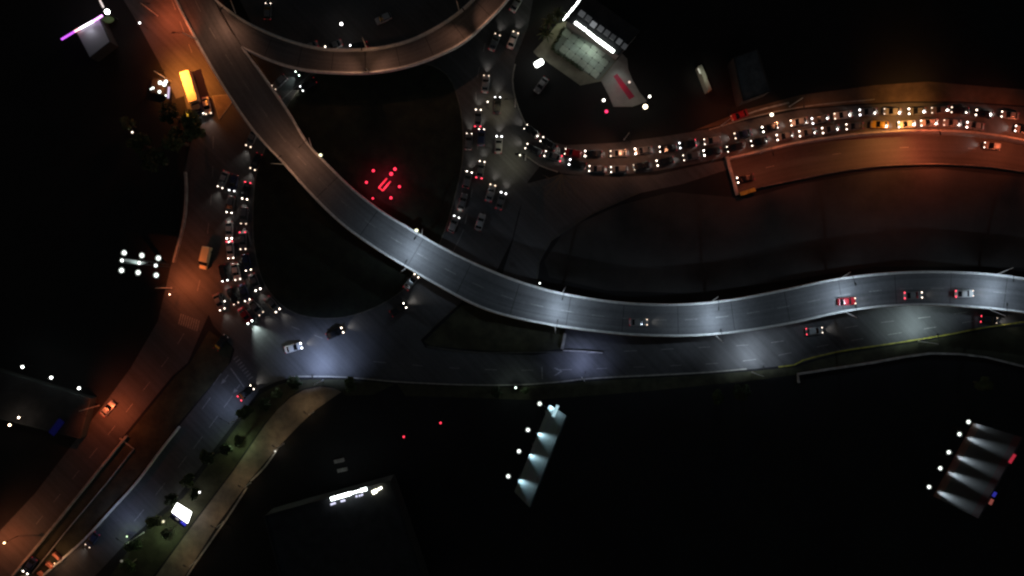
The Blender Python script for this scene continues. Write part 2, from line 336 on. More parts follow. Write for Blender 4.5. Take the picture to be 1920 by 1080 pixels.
# painted markings: lane lines, arrows, stop line, zebra stripes
def rail(parent, pts, z, period, length, wd=0.15, name='lane_dash'):
    q = spline(pts, 4); acc = 0; start = None
    seg = []
    for a, b in zip(q, q[1:]):
        L = (b - a).length * S; m0 = acc % period; acc += L
        if m0 < length:
            if start is None: start = a
            end = b
        elif start is not None:
            seg.append((start, end)); start = None
    for a, b in seg: dash(parent, name, a, b, z, wd)
ZW = 0.024
low_wall([(520, 842), (496, 876), (470, 902)], .5, .35, 'low wall piece along the outer edge of the footpath, upper piece')
low_wall([(462, 915), (430, 965), (400, 1008), (362, 1062), (345, 1090)], .5, .35, 'low wall piece along the outer edge of the footpath, lower long piece')
rail(west, [(322, 0), (345, 60), (372, 130)], ZW, 5.5, 2.4)
rail(west, [(303, 0), (330, 70), (352, 130)], ZW, 40, 20, 0.12, 'edge_line')
rail(west, [(345, 625), (320, 665), (270, 730), (205, 812), (130, 905), (50, 1005)], ZW, 7, 2.8)
rail(west, [(400, 255), (398, 340), (390, 430), (376, 520), (362, 575)], ZW, 7, 2.8)
for k in range(9):      # zebra crossing on the avenue
    dash(west, 'zebra_stripe', (340 + k * 4.2, 588 + k * 1.6), (335 + k * 4.2, 608 + k * 1.6), ZW, 0.3)
ZS = 0.030
dash(sw, 'stop_line', (432, 690), (458, 726), ZS, 0.32)
for a, b in (((421, 712), (414, 721)), ((443, 730), (436, 738))):     # lane arrows: shaft + head
    dash(sw, 'arrow_shaft', (a[0] + 7, a[1] - 9), a, ZS, 0.22)
    d = (Vector(b) - Vector(a)).normalized(); n = Vector((-d.y, d.x))
    mark(sw, 'arrow_head', [tuple(Vector(a) + n * 4), tuple(Vector(b)), tuple(Vector(a) - n * 4)], ZS)
for a, b in (((415, 700), (399, 722)), ((436, 742), (420, 764)), ((408, 780), (392, 802)), ((380, 818), (362, 842)), ((395, 745), (379, 767)), ((350, 855), (334, 877)), ((310, 905), (292, 928)), ((270, 955), (252, 977))):
    dash(sw, 'lane_dash', a, b, ZS, 0.15)
for k in range(8):
    dash(sw, 'zebra_stripe', (438 + k * 4.0, 674 + k * 5.4), (446 + k * 4.0, 668 + k * 5.4), ZS, 0.28)
ZL = 0.036
dash(south, 'stop_line', (1016, 688), (1017, 711), ZL, 0.28)
mark(south, 'chevron', [(1038, 690), (1041, 689), (1055, 696), (1041, 705), (1038, 704), (1050, 696.5)], ZL)
rail(south, [(700, 678), (850, 690), (1000, 694), (1200, 688), (1400, 676), (1560, 645), (1700, 622), (1900, 590)], ZL, 9, 3, 0.15)
rail(south, [(1100, 662), (1300, 652), (1450, 642), (1600, 612), (1760, 592), (1900, 575)], ZL, 9, 3, 0.15)
rail(east, [(1060, 296), (1110, 303), (1180, 300), (1290, 284), (1400, 260), (1500, 239), (1620, 223), (1740, 220), (1920, 228)], 0.042, 300, 118, 0.14, 'edge_line')
rail(ring, [(872, 420), (890, 330), (897, 240), (893, 160), (915, 60)], 0.018, 6, 2.2)
rail(ring, [(836, 500), (862, 450), (880, 400)], 0.018, 60, 10, 0.14, 'edge_line')
rail(ring, [(942, 420), (960, 340), (968, 300)], 0.018, 60, 17, 0.14, 'edge_line')
rail(ring, [(447, 330), (444, 420), (446, 500), (478, 560), (530, 604), (620, 640)], 0.018, 6, 2.2)
rail(ring, [(470, 100), (530, 190)], 0.018, 60, 12, 0.12, 'edge_line')
dash(ring, 'lane_line', (525, 190), (585, 135), 0.018, 0.2); dash(ring, 'lane_line', (536, 215), (568, 180), 0.018, 0.2)

# ------------------------------------------------------------------ flyover and curved ramp
ZD = 7.0
F_L = [(306, -60), (330, 0), (360, 60), (398, 128), (437, 190), (480, 250), (532, 306), (588, 368), (640, 418), (700, 462), (765, 502), (840, 545), (900, 575), (960, 594), (1040, 610), (1120, 621), (1200, 628), (1290, 629), (1380, 622), (1480, 606), (1580, 584), (1660, 574), (1740, 571), (1830, 576), (1920, 586), (2060, 610), (2300, 665)]
F_R = [(385, -60), (398, -8), (425, 45), (455, 90), (500, 152), (540, 210), (577, 270), (614, 309), (662, 356), (720, 400), (775, 433), (830, 465), (880, 490), (940, 516), (1000, 537), (1060, 552), (1140, 565), (1220, 571), (1300, 570), (1380, 561), (1480, 542), (1560, 525), (1640, 515), (1720, 510), (1800, 511), (1860, 515), (1920, 523), (2060, 545), (2300, 600)]
R_LO = [(455, 90), (480, 102), (510, 115), (560, 130), (620, 137), (700, 137), (780, 121), (860, 86), (910, 45), (952, 0), (985, -50), (1010, -110)]
R_UP = [(398, -8), (440, 28), (480, 52), (540, 77), (600, 92), (660, 95), (720, 90), (780, 73), (840, 40), (888, 0), (920, -45), (945, -110)]
fly = empty('flyover', P(960, 565, 0)); tag(fly, 'long S-curved concrete flyover with pale parapets sweeping across the roundabout to the right edge', 'flyover')
rmp = empty('curved_ramp', P(650, 115, 0)); tag(rmp, 'curved elevated ramp branching off the flyover and arching across the top', 'ramp')
d_, FA, FB = deck('deck', F_L, F_R, ZD, 1.3, M_DECK, None, 220); world_child(d_, fly)
d2_, RA, RB = deck('deck', R_LO, R_UP, ZD - 0.012, 1.25, M_DECK, None, 120); world_child(d2_, rmp)
gore = sheet('deck_gore', [(398, -8), (455, 90), (480, 104), (470, 50), (440, 30)], ZD - 0.006, M_DECK); world_child(gore, fly)
ZP = ZD + 0.95
def sc_px(pts, z_from, z_to): return pts
for pts, par in ((F_L, fly), (F_R[3:], fly), (R_LO, rmp), ([(385, -60)] + R_UP, rmp)):
    # parapet stands on the deck edge: trace at deck level, then give it height
    q = [P(*p, ZD) for p in spline(pts, 14)]; bm = bmesh.new(); prev = None
    for i, p in enumerate(q):
        d = (q[min(len(q) - 1, i + 1)] - q[max(0, i - 1)]).normalized(); n = Vector((-d.y, d.x, 0)) * 0.2
        cur = [bm.verts.new(p + n * a + Vector((0, 0, b))) for a, b in ((1.5, -0.25), (1.1, 0.95), (-0.6, 0.95), (-1.5, 0.02))]
        if prev:
            for k in range(4): bm.faces.new((prev[k], prev[(k + 1) % 4], cur[(k + 1) % 4], cur[k]))
        else: bm.faces.new(cur)
        prev = cur
    bm.faces.new(prev[::-1]); bmesh.ops.recalc_face_normals(bm, faces=bm.faces)
    world_child(mesh('parapet', bm, mat('parapet_concrete', (.58, .58, .56), .8, noise=.2, scale=.9)), par)
acc = 0
cen = [(a + b) / 2 for a, b in zip(FA, FB)]
for i in range(6, 215):                       # piers under the flyover
    acc += (cen[i] - cen[i - 1]).length
    if acc > 30:
        acc = 0; c = cen[i]; bm = bmesh.new(); tube(bm, [(c.x, c.y, 0), (c.x, c.y, 4.2), (c.x, c.y, 5.72)], [0.85, 0.85, 1.5], 12)
        world_child(mesh('pier', bm, M_CONC), fly)
cr = [(a + b) / 2 for a, b in zip(RA, RB)]
for i in range(20, 118, 24):
    c = cr[i]; bm = bmesh.new(); tube(bm, [(c.x, c.y, 0), (c.x, c.y, 4.2), (c.x, c.y, 5.74)], [0.8, 0.8, 1.4], 12); world_child(mesh('pier', bm, M_CONC), rmp)
acc = 0; i = 3
def at_len(t):
    a = 0
    for p, q in zip(cen, cen[1:]):
        L = (q - p).length
        if a + L >= t: return p.lerp(q, (t - a) / L)
        a += L
    return cen[-1]
t = 8.0
dz = Vector((0, 0, 0.008))
while t < 262:                               # centre dashes on the flyover
    a, b = at_len(t) + dz, at_len(t + 3.0) + dz; d = (b - a).normalized(); n = Vector((-d.y, d.x, 0)) * 0.09
    bm = bmesh.new(); bm.faces.new([bm.verts.new(x) for x in (a + n, a - n, b - n, b + n)]); world_child(mesh('lane_dash', bm, M_PAINT), fly); t += 7.3

def joint(c, d, ea, eb, par):
    d = d.normalized(); n = Vector((-d.y, d.x, 0)); wa = min((c - q).length for q in ea) - .3; wb = min((c - q).length for q in eb) - .3
    sa = 1 if (min(ea, key=lambda q: (c - q).length) - c).dot(n) > 0 else -1
    a, b = c + n * sa * wa + dz * .8, c - n * sa * wb + dz * .8; d = d * .07
    bm = bmesh.new(); bm.faces.new([bm.verts.new(x) for x in (a + d, a - d, b - d, b + d)]); world_child(mesh('expansion_joint', bm, mat('joint_rubber', (.025, .025, .025), .8)), par)
for i in range(48, 212, 10): joint(cen[i], cen[i + 1] - cen[i - 1], FA, FB, fly)
for i in range(16, 116, 11): joint(cr[i], cr[i + 1] - cr[i - 1], RA, RB, rmp)

# ------------------------------------------------------------------ lamps
COOL, WARM, SODIUM = (0.66, 0.82, 1.0), (1.0, 0.46, 0.27), (1.0, 0.17, 0.055)
def deck_lamp(base, inward, power, col, lens, lab, group, tall=6.0, lean=1.6, reach=2.6, aim=4.0, ang=126, spread=4.6):
    """post leaning outward from the parapet, short dark arm back over the road with a flat head"""
    b = P(*base, ZD); t = empty('flyover_lamp', b + Vector((0, 0, 0.0))); tag(t, lab, 'street lamp', group)
    n = Vector((inward[0], -inward[1], 0)).normalized(); up = Vector((0, 0, 1))
    foot = -n * 0.25 + up * 0.2; top = -n * lean + up * tall
    bm = bmesh.new(); tube(bm, [foot, foot.lerp(top, .5), top], [0.13, 0.12, 0.1], 8); mesh('post', bm, M_STEEL, t)
    head = top + n * reach + up * 0.5
    bm = bmesh.new(); tube(bm, [top, top + n * reach * .5 + up * .35, head], [0.07, 0.06, 0.05], 6); mesh('arm', bm, M_DARKST, t)
    bm = bmesh.new(); beam(bm, head - n * .15, head + n * .6, 0.3, 0.1); hd = mesh('lamp_head', bm, M_DARKST, t)
    bm = bmesh.new(); beam(bm, head - n * .05 - up * .065, head + n * .5 - up * .065, 0.22, 0.02); mesh('lens', bm, lens, hd)
    al = Vector((-n.y, n.x, 0))
    for sgn in (-1, 1): spot(t, head + n * .25 - up * .15, n * aim + al * sgn * spread, power * .5, col, ang, 1.0)
up_l = [(790, 442), (1054, 550), (1334, 568), (1578, 523), (1868, 516)]
lo_l = [(764, 500), (1041, 609), (1340, 626), (1584, 583), (1856, 579)]
def inward_of(p):
    best = min(range(len(cen)), key=lambda i: (cen[i] - P(*p, ZD)).length); v = cen[best] - P(*p, ZD); return (v.x, -v.y)
for i, p in enumerate(up_l): deck_lamp(p, inward_of(p), 3100, COOL, M_LENS_W, 'white flyover lamp on the upper parapet, %s from the left' % ORD[i], 'white lamps along the flyover')
for i, p in enumerate(lo_l): deck_lamp(p, inward_of(p), 4100, COOL, M_LENS_W, 'white flyover lamp on the lower parapet, %s from the left' % ORD[i], 'white lamps along the flyover')
deck_lamp((583, 277), inward_of((583, 277)), 1500, WARM, M_LENS_O, 'dim lamp on the upper parapet where the flyover is lit brown', 'warm lamps on the flyover', ang=104)
deck_lamp((533, 307), inward_of((533, 307)), 1600, WARM, M_LENS_O, 'dim lamp on the lower parapet where the flyover is lit brown', 'warm lamps on the flyover', ang=104)
deck_lamp((370, 76), (-1, 0.1), 7000, SODIUM, M_LENS_O, 'orange lamp standing out from the left parapet above the avenue', 'warm lamps on the flyover', lean=-1.0, reach=1.6, aim=5, ang=112)
deck_lamp((441, 27), (-.8, .9), 3600, WARM, M_LENS_O, 'bright lamp post on the inner parapet where the ramp begins', 'lamps along the curved ramp', aim=9)
deck_lamp((688, 93), (0, 1), 3800, WARM, M_LENS_O, 'upright lamp post on the inner parapet at the middle of the curved ramp', 'lamps along the curved ramp', lean=1.0, aim=8.5, ang=100, spread=10)
deck_lamp((695, 138), (0, -1), 450, WARM, M_LENS_O, 'lamp on the outer parapet at the middle of the curved ramp', 'lamps along the curved ramp', lean=0.4, reach=3)
deck_lamp((862, 22), (0.7, 1), 3800, WARM, M_LENS_O, 'lamp on the inner parapet near the right end of the curved ramp', 'lamps along the curved ramp', lean=0.6, aim=8.5, ang=100, spread=10)

def street_lamp(base, toward, hgt, reach, power, col, lens, lab, group, aim=3.0, ang=125, blend=0.8, spread=0):
    b = P(*base, 0); t = empty('street_lamp', b); tag(t, lab, 'street lamp', group); up = Vector((0, 0, 1))
    n = Vector((toward[0], -toward[1], 0)).normalized()
    bm = bmesh.new(); tube(bm, [up * 0.0, up * 0.5, up * 0.55, up * hgt], [0.16, 0.16, 0.1, 0.07], 8); mesh('pole', bm, M_STEEL, t)
    head = up * (hgt + .5) + n * reach
    bm = bmesh.new(); tube(bm, [up * hgt, up * (hgt + .35) + n * reach * .5, head], [0.06, 0.05, 0.05], 6); mesh('arm', bm, M_DARKST, t)
    bm = bmesh.new(); beam(bm, head - n * .15, head + n * .6, 0.3, 0.1); hd = mesh('lamp_head', bm, M_DARKST, t)
    bm = bmesh.new(); beam(bm, head - n * .05 - up * .065, head + n * .5 - up * .065, 0.22, 0.02); mesh('lens', bm, lens, hd)
    al = Vector((-n.y, n.x, 0))
    for sgn in ((-1, 1) if spread else (0,)): spot(t, head + n * .25 - up * .15, n * (reach + aim) + al * sgn * spread, power * (.5 if spread else 1), col, ang, blend)
BL = (0.50, 0.63, 1.0)
GL = 'white lamps along the lower road'
street_lamp((606, 713), (-.1, -1), 9, 2, 15000, BL, M_LENS_W, 'white street lamp on the kerb between two round trees', GL, 3.5, 95, 1, 3)
street_lamp((1091, 708), (0, -1), 8, 2, 5000, (0.5, 0.6, 1.0), M_LENS_W, 'white street lamp on the lower kerb right of the road chevron', GL, 2.5, 85, 1, 2.5)
street_lamp((1410, 698), (-.1, -1), 9, 2, 9500, (0.72, 0.85, 1.0), M_LENS_W, 'white street lamp on the lower kerb left of the yellow kerb', GL, 3.5, 92, 1, 3)
street_lamp((1722, 640), (-.2, -1), 9, 2, 9500, (0.75, 0.95, 0.96), M_LENS_W, 'white street lamp on the yellow kerb', GL, 3.5, 92, 1, 3)
street_lamp((456, 782), (-1, -.6), 9, 2, 3200, BL, M_LENS_W, 'white street lamp beside the side street near the junction', GL, 4, 92, 1, 3)
street_lamp((270, 998), (-1, -.8), 9, 2, 2800, (0.45, 0.55, 1.0), M_LENS_W, 'white street lamp beside the side street near the bottom corner', GL, 4, 92, 1, 3)
for i, (px, tw) in enumerate((((588, 772), (-.6, -.6)), ((532, 832), (-.8, -.5)), ((470, 905), (-.8, -.5)), ((420, 978), (-.8, -.5)), ((370, 1050), (-.8, -.5)))):  # lamps added to light the path warmly
    street_lamp(px, tw, 5, .8, (330, 230, 230, 210, 210)[i], (1.0, .72, .42), M_LENS_O, 'added low warm path lamp on the outer edge of the footpath, %s from the top' % ORD[i], 'added warm lamps along the footpath', 1.5, 130, 1)
GO = 'orange sodium lamps along the avenue'
street_lamp((322, 540), (1, -.3), 9, 2, 9000, (1.0, .2, .06), M_LENS_O, 'sodium lamp on the outer side of the avenue above the zebra crossing', GO, 3, 118, 1, 4)
street_lamp((186, 760), (1, .5), 9, 2, 8000, SODIUM, M_LENS_O, 'sodium lamp beside the parked car on the avenue', GO, 3, 118, 1, 4)
street_lamp((-30, 1000), (1, .3), 9, 3, 7000, (1.0, .25, .09), M_LENS_O, 'sodium lamp at the bottom left corner', GO, 5, 105, 1, 4)
street_lamp((362, 232), (1, 0), 9, 2, 6000, (1.0, .3, .06), M_LENS_O, 'sodium lamp under the dark tree beside the avenue', GO, 3, 118, 1, 4)
street_lamp((296, 30), (1, .2), 9, 2, 11000, SODIUM, M_LENS_O, 'sodium lamp at the top of the avenue', GO, 3, 118, 1, 4)
street_lamp((320, 152), (1, .05), 9, 2.2, 17000, (1.0, .27, .035), M_LENS_O, 'sodium lamp at the edge of the avenue beside the lorry', GO, 2.5, 125, 1)
GE = 'orange sodium lamps along the jammed road'
street_lamp((1425, 287), (.2, 1), 8, 1.6, 7000, (1.0, .175, .07), M_LENS_O, 'sodium lamp on the retaining wall above the underpass mouth', GE, 3, 118, 1, 8)
street_lamp((1716, 243), (-.9, -.3), 9, 2.4, 16000, (1.0, .40, .09), M_LENS_O, 'sodium lamp on the retaining wall in the middle of the jam', GE, 2.5, 94, 1, 6)
street_lamp((1717, 245), (.3, 1), 9, 2.4, 19000, (1.0, .175, .065), M_LENS_O, 'sodium lamp leaning over the sunken road from the retaining wall', GE, 4, 125, 1, 6)
street_lamp((1940, 262), (-.4, 1), 9, 2, 15000, (1.0, .175, .065), M_LENS_O, 'sodium lamp at the right end of the retaining wall', GE, 2, 118, 1, 10)
street_lamp((1352, 236), (-.2, -1), 8, 2, 1100, SODIUM, M_LENS_O, 'sodium lamp on the verge left of the red parked car', GE, 1, 140, 1)
street_lamp((1170, 262), (0, 1), 9, 2, 5000, (1.0, .40, .22), M_LENS_O, 'added dim warm lamp on the upper edge of the jammed road, left part', GE, 4, 105, 1, 8)  # added for warm spill on the road between the cars
street_lamp((1480, 200), (0, 1), 9, 2, 5500, (1.0, .34, .16), M_LENS_O, 'added dim warm lamp on the upper edge of the jammed road, middle part', GE, 4, 105, 1, 8)  # added lamp, spreads more warm light over the queue
street_lamp((985, 300), (-.5, 0), 8, 2, 950, (.95, .9, .6), M_LENS_W, 'pale lamp beside the mouth of the jammed road', 'pale lamps around the roundabout', 3, 100, 1)
street_lamp((966, 200), (-1, .1), 8, 2, 1100, (1.0, .85, .5), M_LENS_W, 'pale lamp on the kerb of the filling station', 'pale lamps around the roundabout', 2, 70, 1)

def globe_lamp(px, hgt, r, col, strength, power, lab, cat='lamp', name='globe_lamp', group=None, lx=0):
    base = P(*px, hgt); t = empty(name, (base.x, base.y, 0)); tag(t, lab, cat, group)
    bm = bmesh.new(); tube(bm, [(0, 0, 0), (0, 0, .3), (0, 0, .32), (0, 0, hgt - r * .8)], [.12, .12, .06, .05], 8); mesh('post', bm, M_DARKST, t)
    bm = bmesh.new(); ball(bm, (0, 0, hgt), r * .8, 2); mesh('globe', bm, glow('globe_%02x%02x%02x_%d' % (*[int(c * 255) for c in col], strength), col, strength), t, True)
    if power: point(t, (0, 0, hgt + r + .1), power, col, 0.1)
RED = (1.0, 0.04, 0.10)
for i, (px, r) in enumerate((((700, 320), .44), ((740.5, 317), .5), ((733.5, 326), .56), ((687, 342), .42), ((749, 350), .42), ((699, 372), .32), ((733, 371), .44))):
    globe_lamp(px, 0.9, r, (1.0, 0.03, 0.07), 2.2, 70, 'red globe light in the ring round the little monument, ' + ('upper left', 'upper right outer', 'upper right inner', 'far left', 'far right', 'lower left small', 'lower right')[i], group='red globe lights in the central island')
mb = empty('monument', P(722, 346, 0.14)); tag(mb, 'narrow red-lit rectangular stone basin inside the ring of red globes', 'monument')
pc = [P(711, 352, .14), P(718, 358, .14), P(733, 340, .14), P(726, 334.5, .14)]
for a, b in ((0, 1), (1, 2), (3, 0)):
    bm = bmesh.new(); u_ = Vector((0, 0, .6)); beam(bm, pc[a] + u_ * .5, pc[b] + u_ * .5, .32, .6 + .004 * a); world_child(mesh('basin_wall', bm, mat('monument_stone', (.7, .3, .3), .6)), mb)
bm = bmesh.new(); beam(bm, (pc[0] + pc[1]) / 2, (pc[2] + pc[3]) / 2, 1.0, .1); world_child(mesh('basin_floor', bm, M_ROOF), mb)
for q, pw_ in (((715, 349), 150), ((728, 352), 150), ((724, 330), 150)): point(mb, P(*q, 1.5) - mb.location, pw_, RED, .1)

# ------------------------------------------------------------------ vehicles
def loft(stations, close=True):
    """stations: list of cross-sections (lists of (y,z)) with their x"""
    bm = bmesh.new(); rings = [[bm.verts.new((x, y, z)) for y, z in sec] for x, sec in stations]
    for a, b in zip(rings, rings[1:]):
        n = len(a)
        for k in range(n): bm.faces.new((a[k], a[(k + 1) % n], b[(k + 1) % n], b[k]))
    bm.faces.new(rings[0]); bm.faces.new(rings[-1][::-1]); bmesh.ops.recalc_face_normals(bm, faces=bm.faces); return bm
def sec(wd, z0, z1, sh=0.86, mid=.55):
    zm = z0 + (z1 - z0) * mid
    return [(-wd * .94, z0), (-wd, zm), (-wd * .97, z1 - .07), (-wd * sh, z1), (wd * sh, z1), (wd * .97, z1 - .07), (wd, zm), (wd * .94, z0)]
def to_me(name, bm, m, smooth=True):
    me = bpy.data.meshes.new(name); bm.to_mesh(me); bm.free(); me.materials.append(m)
    for p in me.polygons: p.use_smooth = False
    return me
M_WHITE = mat('paint_white', (.62, .62, .60), .3, coat=.5); M_SILVER = mat('paint_silver', (.36, .37, .37), .3, metal=.4, coat=.5)
M_GREY = mat('paint_grey', (.17, .175, .18), .3, metal=.3, coat=.5); M_BLACK = mat('paint_black', (.012, .012, .014), .25, coat=.6)
M_RED = mat('paint_red', (.26, .008, .014), .3, coat=.5); M_YEL = mat('paint_taxi_yellow', (.62, .40, .03), .35, coat=.4)
M_BLUE = mat('paint_dark_blue', (.02, .03, .08), .3, coat=.5)
def car_set(kind):
    if kind == 'saloon':
        xs = [(-2.15, .62, .32, .62), (-2.08, .78, .25, .80), (-1.8, .86, .2, .92), (-1.2, .88, .2, .94), (0, .88, .2, .93), (.9, .88, .2, .90), (1.6, .86, .2, .84), (2.0, .78, .22, .74), (2.15, .6, .3, .58)]
        gx = [(-1.62, .70, .93), (-1.0, .64, 1.36), (.25, .64, 1.38), (.98, .72, .93)]; rx = (-.98, .22)
    else:
        xs = [(-2.02, .7, .34, .85), (-1.95, .82, .25, .98), (-1.6, .87, .2, 1.02), (-.8, .88, .2, 1.0), (0, .88, .2, .98), (.9, .88, .2, .94), (1.5, .86, .2, .9), (1.88, .79, .22, .8), (2.02, .62, .3, .62)]
        gx = [(-1.9, .74, 1.0), (-1.62, .66, 1.5), (.1, .66, 1.54), (.95, .74, .97)]; rx = (-1.6, .06)
    body = to_me('car_body', loft([(x, sec(w_, a, b)) for x, w_, a, b in xs]), M_WHITE)
    st = []
    for x, w_, zt in gx:
        zb = .86; st.append((x, [(-w_ - .06, zb), (-w_, zt), (w_, zt), (w_ + .06, zb)]))
    gl = to_me('car_glass', loft(st), M_GLASS)
    bm = bmesh.new(); zt = gx[1][2]; q = []
    for x, z_, k in ((rx[0], zt, .97), (rx[0] + .35, zt + .05, 1), (rx[1] - .3, zt + .06, 1), (rx[1], gx[2][2], .97)):
        ww = gx[1][1] * k; q.append([bm.verts.new((x, y, z)) for y, z in ((-ww, z_ - .02), (-ww * .85, z_ + .035), (ww * .85, z_ + .035), (ww, z_ - .02))])
    for a, b in zip(q, q[1:]):
        for k in range(3): bm.faces.new((a[k], b[k], b[k + 1], a[k + 1]))
    bmesh.ops.recalc_face_normals(bm, faces=bm.faces)
    for f in bm.faces:
        if f.normal.z < 0: f.normal_flip()
    rf = to_me('car_roof', bm, M_WHITE)
    return body, gl, rf, xs
bm = bmesh.new(); q = bmesh.ops.create_cone(bm, cap_ends=True, segments=14, radius1=.32, radius2=.32, depth=.2); bmesh.ops.rotate(bm, cent=(0, 0, 0), matrix=Matrix.Rotation(R(90), 3, 'X'), verts=q['verts'])
ME_WHEEL = to_me('wheel', bm, M_TYRE)
bm = bmesh.new(); ball(bm, (0, 0, 0), (.18, .18, .13), 1); ME_HEAD = to_me('headlight', bm, M_HEAD)
bm = bmesh.new(); ball(bm, (0, 0, 0), (.14, .26, .14), 1); ME_TAIL = to_me('tail_light', bm, M_TAIL)
bm = bmesh.new(); box(bm, 0, 0, 0, .12, .16, .1); ME_MIRROR = to_me('wing_mirror', bm, M_BLACK)
CARS = {k: car_set(k) for k in ('saloon', 'hatchback')}
PAINT = {'w': (M_WHITE, 'white'), 's': (M_SILVER, 'silver'), 'g': (M_GREY, 'dark grey'), 'k': (M_BLACK, 'black'), 'r': (M_RED, 'red'), 'y': (M_YEL, 'yellow'), 'b': (M_BLUE, 'dark blue')}
def car(front, rear, paint, label, group, z=0.05, lights='on', brake=False, beam=330, kind=None, cool=False):
    f, r = P(*front, z + .6), P(*rear, z + .6); d = (f - r); ang = math.atan2(d.y, d.x); d.normalize()
    kind = kind or ('hatchback' if (int(front[0]) * 7 + int(front[1])) % 3 == 0 else 'saloon')
    hl = 2.08 if kind == 'saloon' else 1.95
    c = f - d * (hl - .1); c.z = z
    t = empty('car', c, ang); tag(t, label, 'car', group)
    body, gl, rf, xs = CARS[kind]; m = PAINT[paint][0]
    inst('body', body, t, m); inst('windows', gl, t); inst('roof', rf, t, m)
    for sx in (-1.28, 1.32):
        for sy in (-.78, .78): inst('wheel', ME_WHEEL, t, loc=(sx, sy, .32))
    hv = (int(front[0]) * 13 + int(front[1]) * 29) % 7; hm = {'on': M_HEADC if cool else M_HEADS[(0, 1, 1, 2, 0, 1, 3)[hv]], 'off': M_HEADOFF}[lights]; hs = .85 + .07 * hv; tm = M_TAILB if brake else (M_TAIL if lights == 'on' else M_TAILOFF)
    for sy in (-.6, .6):
        inst('headlight', ME_HEAD, t, hm, (hl - .1, sy, .72), scale=(hs, hs, 1)); inst('tail_light', ME_TAIL, t, tm, (-hl + .0, sy * 1.08, .82))
    for sy in (-.95, .95): inst('wing_mirror', ME_MIRROR, t, loc=(.75, sy, .95))
    if lights == 'on' and beam:
        spot(t, (hl + .25, 0, .75), (hl + 9, 0, 0), beam, (.8, 1, .93) if cool else (1, .93, .82), 75, .8, .25, 'headlight_beam')
    return t
def lane(cars, text, group, z=0.05):
    for i, e in enumerate(cars):
        f, r, p = e[:3]; p = ('g' if (i * 7 + int(f[1])) % 5 < 2 else 'k') if p == 'k' else p; kw = e[3] if len(e) > 3 else {}
        lab = text % (PAINT[p][1], ORD[i]); car(f, r, p, lab, group, z, **kw)
B = {'brake': True}; OFF = {'lights': 'off'}
GLq = 'cars queuing down the left side of the roundabout'
lane([((466, 274), (476, 250), 'g'), ((474, 317), (487, 288), 'k'), ((459, 373), (465, 343), 'k', B), ((457, 419), (459, 389), 'k'), ((456, 467), (455, 438), 'g', B), ((466, 506), (460, 478), 'b'), ((484, 543), (473, 517), 'g'), ((521, 582), (502, 560), 'k')],
     '%s car in the column along the island kerb, left side, %s from the top', GLq)
lane([((435, 357), (441, 328), 'b'), ((430, 398), (435, 369), 'g'), ((430, 447), (430, 416), 'w'), ((433, 484), (431, 458), 'w', B), ((446, 524), (439, 494), 'w'), ((464, 563), (454, 537), 'b'), ((490, 588), (471, 567), 'g')],
     '%s car in the middle column of the left-hand queue, %s from the top', GLq)
lane([((413, 351), (425, 321), 's'), ((422, 526), (416, 496), 'k'), ((443, 569), (429, 540), 'k'), ((417, 580), (405, 553), 'k')],
     '%s car on the outer side of the left-hand queue, %s from the top', GLq)
car((469, 604), (452, 580), 'r', 'dark red car leading the left-hand queue, its beam lighting the junction', GLq, beam=4500, cool=True)
Gb = 'cars crossing the lower side of the roundabout'
car((565, 648), (533, 657), 'w', 'white car at the junction, nearest the bright blue-lit patch of road', Gb, beam=350)
car((642, 619), (611, 632), 'k', 'black car on the bottom of the roundabout below the island', Gb)
car((759, 573), (735, 588), 'k', 'black car with bright headlights just below the flyover', Gb, beam=500)
car((781, 517), (765, 536), 's', 'silver car about to pass under the flyover', Gb)
car((473, 726), (455, 742), 'k', 'black car with red tail lights waiting at the side street stop line', Gb, brake=True)
car((424, 630), (409, 650), 'k', 'black car on the dark corner left of the junction', Gb, beam=60, lights='off')
Gr = 'cars on the right side of the roundabout'
lane([((880, 251), (878, 281), 'k'), ((880, 323), (873, 351), 'k'), ((871, 364), (864, 391), 'g', OFF), ((856, 407), (845, 433), 's')], '%s car beside the island kerb, right side, %s from the top', Gr)
lane([((933, 65), (922, 92), 'k'), ((912, 142), (909, 170), 's'), ((897, 206), (896, 231), 'k', B), ((903, 243), (902, 272), 'b'), ((904, 303), (898, 334), 'k', B), ((924, 347), (916, 375), 's'), ((905, 402), (896, 430), 's', OFF)],
     '%s car in the middle lane of the right side, %s from the top', Gr)
lane([((976, -6), (957, 26), 's'), ((967, 61), (956, 89), 'w'), ((933, 183), (932, 210), 'k'), ((936, 256), (934, 286), 's'), ((944, 362), (935, 390), 'g')], '%s car in the outer lane of the right side, %s from the top', Gr)
Gj = 'cars jammed on the orange-lit road'
lane([((986, 238), (1010, 257), 'k'), ((1016, 261), (1042, 279), 'k'), ((1060, 284), (1088, 290), 'r'), ((1097, 288), (1126, 289), 'k'), ((1145, 288), (1173, 287), 'g'), ((1191, 284), (1218, 281), 'g'), ((1237, 280), (1263, 277), 'k'), ((1275, 273), (1303, 268), 'k', B),
      ((1321, 266), (1349, 262), 's'), ((1378, 255), (1404, 249), 'b'), ((1430, 243), (1462, 234), 'k'), ((1483, 231), (1511, 226), 's'), ((1523, 227), (1552, 221), 'k'), ((1565, 218), (1594, 214), 'w'), ((1612, 211), (1641, 209), 's'), ((1658, 209), (1690, 209), 's'),
      ((1704, 209), (1733, 208), 'g'), ((1747, 207), (1777, 205), 'g'), ((1784, 206), (1815, 208), 'k'), ((1830, 211), (1858, 216), 'k'), ((1878, 214), (1907, 218), 's')], '%s car in the upper lane of the jammed road, %s from the left', Gj)
